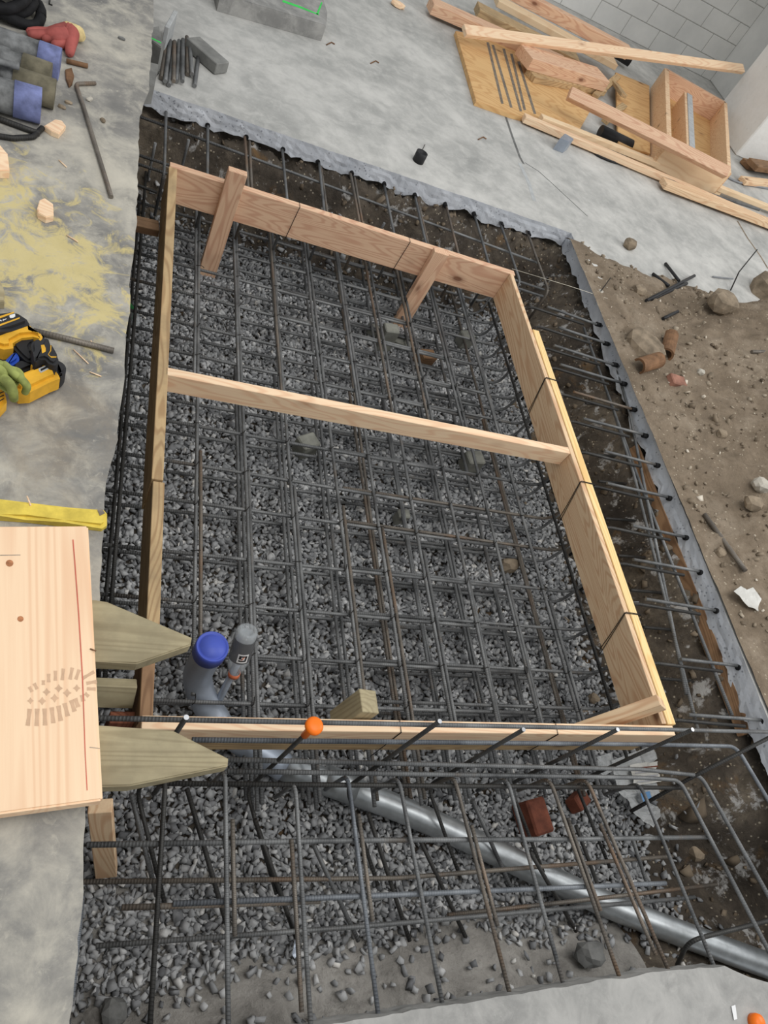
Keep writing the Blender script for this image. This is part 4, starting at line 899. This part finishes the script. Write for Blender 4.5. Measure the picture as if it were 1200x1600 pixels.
rt([(680, 370), (580, 365), (470, 362), (370, 355), (310, 352)], [.032, .028, .018, .016, .013], [.033, .03, .018, .016, .015])
rt([(690, 390), (600, 400), (530, 400), (460, 400)], [.03, .024, .017, .013], [.03, .025, .018, .014])
rt([(690, 330), (730, 360), (735, 450), (725, 560)], [.036, .036, .024, .015], [.036, .034, .024, .016])
rt([(680, 360), (690, 420), (640, 460), (560, 455)], [.03, .024, .017, .014], [.03, .02, .018, .015])
rt([(700, 330), (790, 345), (830, 370)], [.036, .030, .028], [.036, .03, .028], 'cuff', 'glove_cuff')['label'] = 'cream fabric cuff'
# black coil of hose / bag at the corner
def blob_coil():
    e_ = empty('hose_coil', P(5, 15, LEFT), 'heap of black coiled hose at the top left corner', 'hose'); c0 = V(e_.location)
    for k in range(7):
        cx, cy = P(6 - (k % 3) * 9, 14 - (k % 2) * 8, LEFT).xy; r = .13 - .008 * k; pts = []
        for t in range(26): a = 2 * math.pi * t / 25; pts.append(V((cx + r * 1.0 * math.cos(a), cy + r * .9 * math.sin(a), LEFT + .022 + k * .026 + .014 * math.sin(3 * a + k))) - c0)
        tube('coil', pts, .02, 'black_rubber', parent=e_, sides=10)
blob_coil()
tube('wire_offcut', lay([(58, -2), (56, 8), (50, 11)], LEFT + .004), .003, 'tie_wire', 'bent dark wire offcut near the black hose heap', 'wire', sides=5)
tube('wire_offcut', lay([(78, -2), (77, 6), (82, 8)], LEFT + .004), .003, 'tie_wire', 'bent dark wire offcut at the top frame edge', 'wire', sides=5)

# ------------------------------------------------------------------ things on the far floor
def onfloor(name, pix, h, mat, label, cat, group=None, topz=None, bev=.004):
    return tag(hprism(name, pix, .001, h, mat, bev=bev), label, cat, group)
o = onfloor('concrete_block', [(236, 42), (249, 40), (252, 62), (258, 66), (252, 74), (235, 62), (225, 62), (225, 42)], .16, 'block_grey', 'dark grey concrete paver beside the rod bundle, marked with a green line', 'paver', 'grey pavers by the rod bundle')
onfloor('concrete_block', [(215, 92), (248, 100), (242, 132), (215, 132)], .1, 'block_grey', 'dark grey concrete paver half hidden by the raised slab edge', 'paver', 'grey pavers by the rod bundle')
a = P(253, 68, .0); b = P(273, 32, .0)
board('concrete_block', P(257, 62, .075), P(271, 36, .075), .022, .13, (0, 0, 1), 'block_cut', 'pale paver standing on edge beside the rod bundle', 'paver', 'grey pavers by the rod bundle')
a = P(300, 66, .035); b = P(347, 107, .035)
board('concrete_block', a, b, .10, .06, (0, 0, 1), 'block_grey', 'long grey paver lying right of the rod bundle', 'paver', 'grey pavers by the rod bundle', bev=.004)
gro = 'short steel rods in the bundle'
for i, (x0, y0, x1, y1) in enumerate(((260, 63, 252, 122), (266, 64, 258, 127), (273, 65, 264, 133), (272, 66, 271, 127), (280, 64, 276, 127), (286, 62, 285, 127), (292, 58, 293, 116), (296, 62, 300, 116), (310, 88, 304, 134))):
    rebar([P(x0, y0, .015 + .012 * (i % 2)), P(x1, y1, .015 + .012 * (i % 2))], ('short dark steel rod of the bundle, %s from the raised slab' % ORD[i]) if i < 8 else 'lone steel rod lying right of the bundle', gro, 'steel_rebar' if i % 3 else 'steel_rebar_rusty', r=.011)
# low concrete plinth at the top
o = onfloor('concrete_plinth', [(340, -28), (345, -10), (510, 40), (512, 18), (500, -20), (470, -60), (340, -80)], .10, 'concrete_front', 'low grey concrete plinth at the top edge marked with a green line', 'plinth', bev=.006)
cc = [P(x, y, .1006) for x, y in ((442, 0), (468, 9), (498, 22), (499, 24), (467, 12), (441, 3))]; mk('green_line', cc, [tuple(range(6))], 'line_green', o)['label'] = 'thin green line'  # thin bright green strip across the plinth top
cc = [P(x, y, .1006) for x, y in ((494, 22), (502, 3), (504, 4), (497, 23))]; mk('green_line', cc, [(0, 1, 2, 3)], 'line_green', o)['label'] = 'thin green line'
cc = [P(x, y, .1606) for x, y in ((224, 56), (236, 58), (252, 66), (252, 68), (236, 60), (224, 58))]; mk('green_line', cc, [tuple(range(6))], 'line_green', bpy.data.objects['concrete_block'])['label'] = 'thin green line'  # thin bright green strip across the paver top
# black cap, stones
b0 = P(653, 252, 0); o = lathe('black_cap', [(0, .01), (.03, .01), (.034, .0), (.036, .0), (.036, .06), (.030, .062), (.028, .05), (0, .045)], 'black_plastic', None, 24); o.location = b0; tag(o, 'small black plastic cap standing on the floor beyond the far slab edge', 'cup')
tube('wire_offcut', [P(655, 242, .05), P(661, 232, .03), P(664, 226, .004)], .0025, 'tie_wire', 'thin wire sticking out of the black cap', 'wire', sides=5)
rock('stone', P(985, 382, .03), (.045, .04, .035), 'stone_brown', 'lone brown stone on the floor near the far right pit corner', 'stone')
rock('stone', P(622, 7, .02), (.06, .03, .02), 'fir_pale', 'pale wood fragment on the far floor near the top edge', 'offcut')
for i, (x, y, l_) in enumerate(((755, 214, 'bent nail on the floor near the plywood'), (587, 95, 'bent nail on the open floor, left of the timber heap'), (518, 66, 'short wire bit on the floor below the plinth'))):
    tube('nail', [P(x - 8, y + 4, .004), P(x, y, .004), P(x + 5, y + 3, .006)], .004, 'rust_iron', l_, 'nail', 'nails on the floor', sides=5)

# ------------------------------------------------------------------ timber heap by the wall
gt = 'offcut boards in the timber heap'
def timber(p0, z0, p1, z1, w, t, up, mat, label, name='timber_board'):
    return board(name, P(p0[0], p0[1], z0), P(p1[0], p1[1], z1), w, t, up, mat, label, 'board', gt, bev=.003)
ply = onfloor('plywood_sheet', [(712, 48), (744, 158), (800, 178), (904, 206), (935, 150), (905, 95), (820, 70)], .035, 'plywood', 'plywood sheet with grey tape stripes leaning in the timber heap', 'plywood', bev=.002)
zt = .0356
for k, (x0, y0, x1, y1) in enumerate(((760, 66, 783, 162), (768, 70, 797, 168), (785, 76, 812, 174), (797, 84, 818, 172), (808, 96, 834, 178))):
    vs = [P(x0, y0, zt), P(x0 + 4, y0, zt), P(x1 + 4, y1, zt), P(x1, y1, zt)]; mk('tape_stripe', vs, [(0, 1, 2, 3)], 'tape_grey', ply)['label'] = 'grey tape stripe'
timber((672, 8), .07, (880, 100), .07, .14, .08, (0, 0, 1), 'fir_pink', 'thick timber with a knot hole in its end, lowest in the timber heap')
timber((745, 15), .09, (900, 95), .09, .18, .07, (0, 0, 1), 'fir_weathered', 'wide timber with green chalk, second behind the long plain board')
timber((775, 0), .14, (960, 100), .12, .16, .05, (0, 0, 1), 'plywood_pale', 'pale wide board deep in the timber heap behind the long plain board')
timber((800, -12), .20, (980, 82), .20, .10, .10, (0, 0, 1), 'fir_pink', 'brown timber lying along the foot of the block wall')
timber((725, 48), .14, (1160, 108), .50, .085, .04, (0, -.5, 1), 'fir_pale', 'long plain board lying across the top of the timber heap')
timber((818, 88), .13, (938, 124), .13, .22, .09, (0, 0, 1), 'fir_pink', 'short thick timber block on the plywood sheet')
timber((828, 118), .06, (940, 140), .06, .12, .05, (0, 0, 1), 'fir_weathered', 'short split offcut under the thick timber block')
timber((889, 146), .22, (1136, 270), .285, .085, .06, (0, -1, 1), 'fir_pink', 'diagonal two-by-four with a sawn notch crossing the open crate')
timber((818, 184), .04, (1225, 358), .04, .055, .05, (0, 0, 1), 'fir_pale', 'long slim board on the floor at the front of the timber heap')
timber((845, 184), .06, (1215, 330), .05, .06, .04, (0, 0, 1), 'plywood_pale', 'second slim board behind the front one of the timber heap')
timber((1036, 286), .05, (1230, 360), .05, .10, .05, (0, 0, 1), 'fir', 'short board with a sawn end in front of the slim boards')
timber((1160, 282), .03, (1230, 290), .03, .09, .04, (0, 0, 1), 'fir', 'short plank end at the right frame edge under the pier')
timber((1164, 256), .03, (1235, 270), .03, .12, .05, (0, 0, 1), 'old_brown', 'weathered brown plank lying on the floor by the pier foot, lower one')
timber((1175, 257), .085, (1245, 268), .09, .14, .05, (0, 0, 1), 'old_brown', 'weathered brown plank lying by the pier foot, upper one')
# plywood panel and open crate
onfloor('plywood_sheet', [(982, 200), (978, 236), (1000, 250), (1127, 302), (1130, 276), (1040, 222)], .03, 'plywood_pale', 'pale plywood panel lying under the open crate', 'plywood', bev=.002)
cz = .24
c_a, c_b, c_c, c_d = P(977, 90, cz), P(1042, 108, cz), P(1134, 160, cz), P(1140, 268, cz)
cr_ = empty('wooden_crate', P(1060, 200, 0), 'open wooden form crate with dividers standing against the pier', 'crate'); co_ = V(cr_.location)
def cpart(name, a, b, z0, z1, t, mat):
    a = V((a.x, a.y, 0)); b = V((b.x, b.y, 0)); d = b - a; n_ = V((-d.y, d.x, 0)).normalized() * t / 2
    return prism(name, [a + n_, b + n_, b - n_, a - n_], z0, z1, mat, cr_, .002, False, co_)
b1 = P(1042, 108, cz); d1 = P(1134, 160, cz); d2 = P(1140, 270, cz); b2_ = P(1046, 222, cz)
cpart('crate_side', b1, d1, .03, cz, .05, 'fir_pink'); cpart('crate_side', d1, d2, .03, cz, .04, 'fir'); cpart('crate_side', b1, b2_, .03, cz, .05, 'fir'); cpart('crate_side', b2_, d2, .03, cz, .04, 'plywood_pale')
m1 = P(1075, 140, cz); m2 = P(1080, 240, cz); cpart('divider', m1, m2, .03, cz - .03, .03, 'fir'); m3 = P(1082, 142, .12); m4 = P(1086, 240, .12)
o = cpart('divider', P(1081, 143, cz), P(1086, 238, cz), .03, cz - .025, .06, 'block_cut'); o['label'] = 'grey divider strip'
prism('crate_bottom', [b1, d1, d2, b2_], .031, .045, 'plywood', cr_, 0, False, co_)
prism('side_panel', [P(977, 90, .2), P(1030, 112, .2), P(1034, 216, .2), P(984, 200, .2)], .045, .06, 'plywood', cr_, .002, False, co_)
# pipes, cables and plate among the timber
tube('black_pipe', [P(938, 205, .05), P(985, 228, .05)], .05, 'black_plastic', 'short black plastic pipe lying inside the timber heap', 'pipe', sides=20)
tube('black_pipe', [P(938, 66, .08), P(985, 96, .08)], .05, 'black_plastic', 'black pipe behind the long plain board of the timber heap', 'pipe', sides=20)
onfloor('metal_plate', [(875, 216), (890, 222), (897, 217), (883, 208)], .09, 'galvanized_dull', 'grey metal channel end under the front slim board', 'channel')
tube('cable', smooth_path([P(905, 200, .012), P(925, 235, .012), P(950, 250, .012), P(978, 258, .012)]), .008, 'black_cable', 'black cable looping out under the slim boards', 'cable', sides=6)
tube('cable', smooth_path([P(1130, 272, .012), P(1155, 285, .012), P(1210, 296, .012)]), .010, 'grey_cable', 'grey cable running to the right frame edge', 'cable', sides=6)
tube('steel_rod', [P(1040, 280, .05), P(1186, 328, .06)], .011, 'steel_rebar', 'thin dark rod lying along the slim boards', 'rod', sides=8)
tube('steel_rod', [P(1140, 300, .02), P(1190, 318, .02)], .015, 'aluminium', 'bright metal tube with a brown end near the right frame edge', 'rod', sides=10)
for i, (x0, y0, x1, y1, z, l_) in enumerate(((930, 150, 965, 120, .06, 'broken offcut standing in the gap left of the crate'), (945, 190, 975, 165, .05, 'broken offcut lying in the gap left of the crate'), (960, 130, 975, 150, .09, 'small pale offcut in the gap behind the crate'))):
    timber((x0, y0), z, (x1, y1), z + .03, .06, .03, (0, 0, 1), 'fir_weathered', l_)

# ------------------------------------------------------------------ things on the dirt heap
def H(px_, py_, up=.0):
    z = .05
    for _ in range(6): p = P(px_, py_, z); z = max(0, heap_h(p.x, p.y))
    p = P(px_, py_, z); return V((p.x, p.y, z + up))
rock('concrete_chunk', H(1003, 545, .02), (.14, .12, .06), 'stone_brown', 'flat dusty concrete chunk on the dirt beside the right slab edge', 'chunk', rot=.6)
rock('concrete_chunk', H(1125, 478, .03), (.12, .09, .06), 'stone_brown', 'rounded dusty chunk on the top of the dirt heap', 'chunk', rot=.2)
rock('concrete_chunk', H(1195, 462, .05), (.16, .12, .1), 'stone_brown', 'large dark chunk at the right frame edge above the dirt', 'chunk', rot=.2)
def shard(px_, py_, dx, dy, lab):
    a = H(px_, py_, .03); b = H(px_ + dx, py_ + dy, .03); bm = bmesh.new(); n_ = 12; vs = []
    for s in (0, 1):
        for r in (.045, .032): vs.append([bm.verts.new(V((s * (b - a).length, r * math.cos(math.pi * (.05 + 1.25 * k / n_)), r * math.sin(math.pi * (.05 + 1.25 * k / n_))))) for k in range(n_)])
    for k in range(n_ - 1):
        for p_, q_ in ((0, 2), (1, 3), (0, 1), (2, 3)): bm.faces.new((vs[p_][k], vs[p_][k + 1], vs[q_][k + 1], vs[q_][k]))
    for k in (0, n_ - 1): bm.faces.new((vs[0][k], vs[1][k], vs[3][k], vs[2][k]))
    o = obj('pipe_shard', bm, 'rust_iron'); mw = frame(b - a, (0, 0, 1)).to_4x4(); mw.translation = a; o.matrix_world = mw; return tag(o, lab, 'pipe')
shard(1035, 560, 8, -30, 'broken rusty pipe shard right of the flat concrete chunk'); shard(992, 578, 32, -10, 'broken rusty pipe shard below the flat concrete chunk')
block('brick', H(1055, 598, .012), (.12, .07, .04), .1, 'brick', 'broken reddish brick half sunk in the dirt', 'brick', tilt=(.15, .1))
gd = 'bars on the dirt heap'
for i, (pp, lab) in enumerate((([(1008, 472), (1082, 434)], 'black bar on the dirt heap with a shiny end, upper of two'), ([(1016, 470), (1070, 446)], 'black bar on the dirt heap, lower of two'), ([(1038, 414), (1058, 442)], 'short black bar crossing above the shiny bar'), ([(1018, 430), (1042, 450)], 'short black bar left of the shiny bar'), ([(1034, 500), (1056, 490)], 'broken black piece on the dirt below the shiny bar'), ([(1098, 806), (1160, 895)], 'long dark rod sunk in the dirt beside the right slab edge'), ([(1172, 552), (1200, 553)], 'dark rod end in the dirt at the right frame edge'))):
    rebar([H(*pp[0], .012), H(*pp[1], .018)], lab, gd, 'black_plastic' if i < 5 else 'steel_rebar_rusty', r=.011 if i < 5 else .012)
tube('wire_offcut', [H(1140, 455, .01), H(1142, 438, .08), H(1158, 416, .16)], .005, 'tie_wire', 'bent wire standing up from the dirt beside the white floor', 'wire', sides=6)
tube('wire_offcut', [H(1112, 434, .01), H(1142, 439, .02)], .006, 'grey_cable', 'pale wire lying on the floor at the edge of the dirt', 'wire', sides=6)
tube('nail', [H(938, 456, .004), H(946, 444, .05)], .003, 'tie_wire', 'nail standing in a grout blob on the right slab edge', 'nail', sides=5)
rock('grout_blob', P(937, 457, .004), (.05, .03, .01), 'stone_pale', 'pale grout blob at the string line on the slab edge', 'grout')
sc_ = sheet('plastic_scrap', [(1146, 924), (1157, 916), (1166, 922), (1176, 918), (1190, 936), (1184, 956), (1170, 948)], H(1165, 935).z + .025, 'print_film', 'torn white plastic scrap on the dirt near the slab edge', 'scrap', .01)
rock('stone', H(1124, 866, .01), (.03, .025, .02), 'stone_brown', 'tan stone beside the rod sunk in the dirt', 'stone')
rock('stone', H(1172, 790, .02), (.05, .035, .03), 'stone_brown', 'brown stone on the dirt near the right frame edge, lower one', 'stone')
rock('stone', H(1185, 762, .02), (.05, .04, .03), 'stone_pale', 'pale stone on the dirt near the right frame edge, upper one', 'stone')
rock('stone', H(1126, 680, .01), (.03, .025, .02), 'stone_brown', 'small stone in the middle of the dirt slope', 'stone')
rock('stone', H(1093, 584, .01), (.025, .02, .018), 'stone_pale', 'small pale stone right of the broken brick', 'stone')
rock('stone', H(998, 456, .01), (.05, .04, .03), 'stone_brown', 'round brown stone left of the black bars on the dirt', 'stone')
# orange rebar cap at the lower right
o = lathe('rebar_cap', [(0, .03), (.012, .029), (.022, .024), (.025, .014), (.025, .0), (0, 0)], 'orange_cap'); o.location = P(1178, 1598, .0); tag(o, 'round orange plastic rebar cap lying on the near slab at the bottom right', 'marker')
sheet('paper_scrap', [(1143, 1572), (1149, 1570), (1152, 1592), (1147, 1594)], .004, 'white_ink', 'thin white strip lying on the near slab beside the orange cap', 'scrap', .002)

# ------------------------------------------------------------------ light
W = bpy.data.worlds.new('daylight'); bpy.context.scene.world = W; W.use_nodes = True
W.node_tree.nodes['Background'].inputs[0].default_value = (.95, .98, 1.0, 1); W.node_tree.nodes['Background'].inputs[1].default_value = .60
def area(name, loc, target, sx, sy, power, col):
    l_ = bpy.data.lights.new(name, 'AREA'); l_.shape = 'RECTANGLE'; l_.size = sx; l_.size_y = sy; l_.energy = power; l_.color = col
    o = bpy.data.objects.new(name, l_); C.objects.link(o); o.location = loc; o.rotation_euler = (V(target) - V(loc)).to_track_quat('-Z', 'Y').to_euler(); return o
area('skylight', (2.0, .3, 6.5), (1.5, 2.0, -.3), 4, 4, 210, (1, .985, .96))
area('doorway_daylight', (8.5, 1.5, 4.5), (1.8, 2.5, 0), 3, 3, 190, (1, .99, .97))
vs_ = bpy.context.scene.view_settings; vs_.view_transform = 'Standard'; vs_.look = 'None'; vs_.gamma = 1; vs_.use_curve_mapping = False; vs_.exposure = 0.08
bpy.context.view_layer.update()
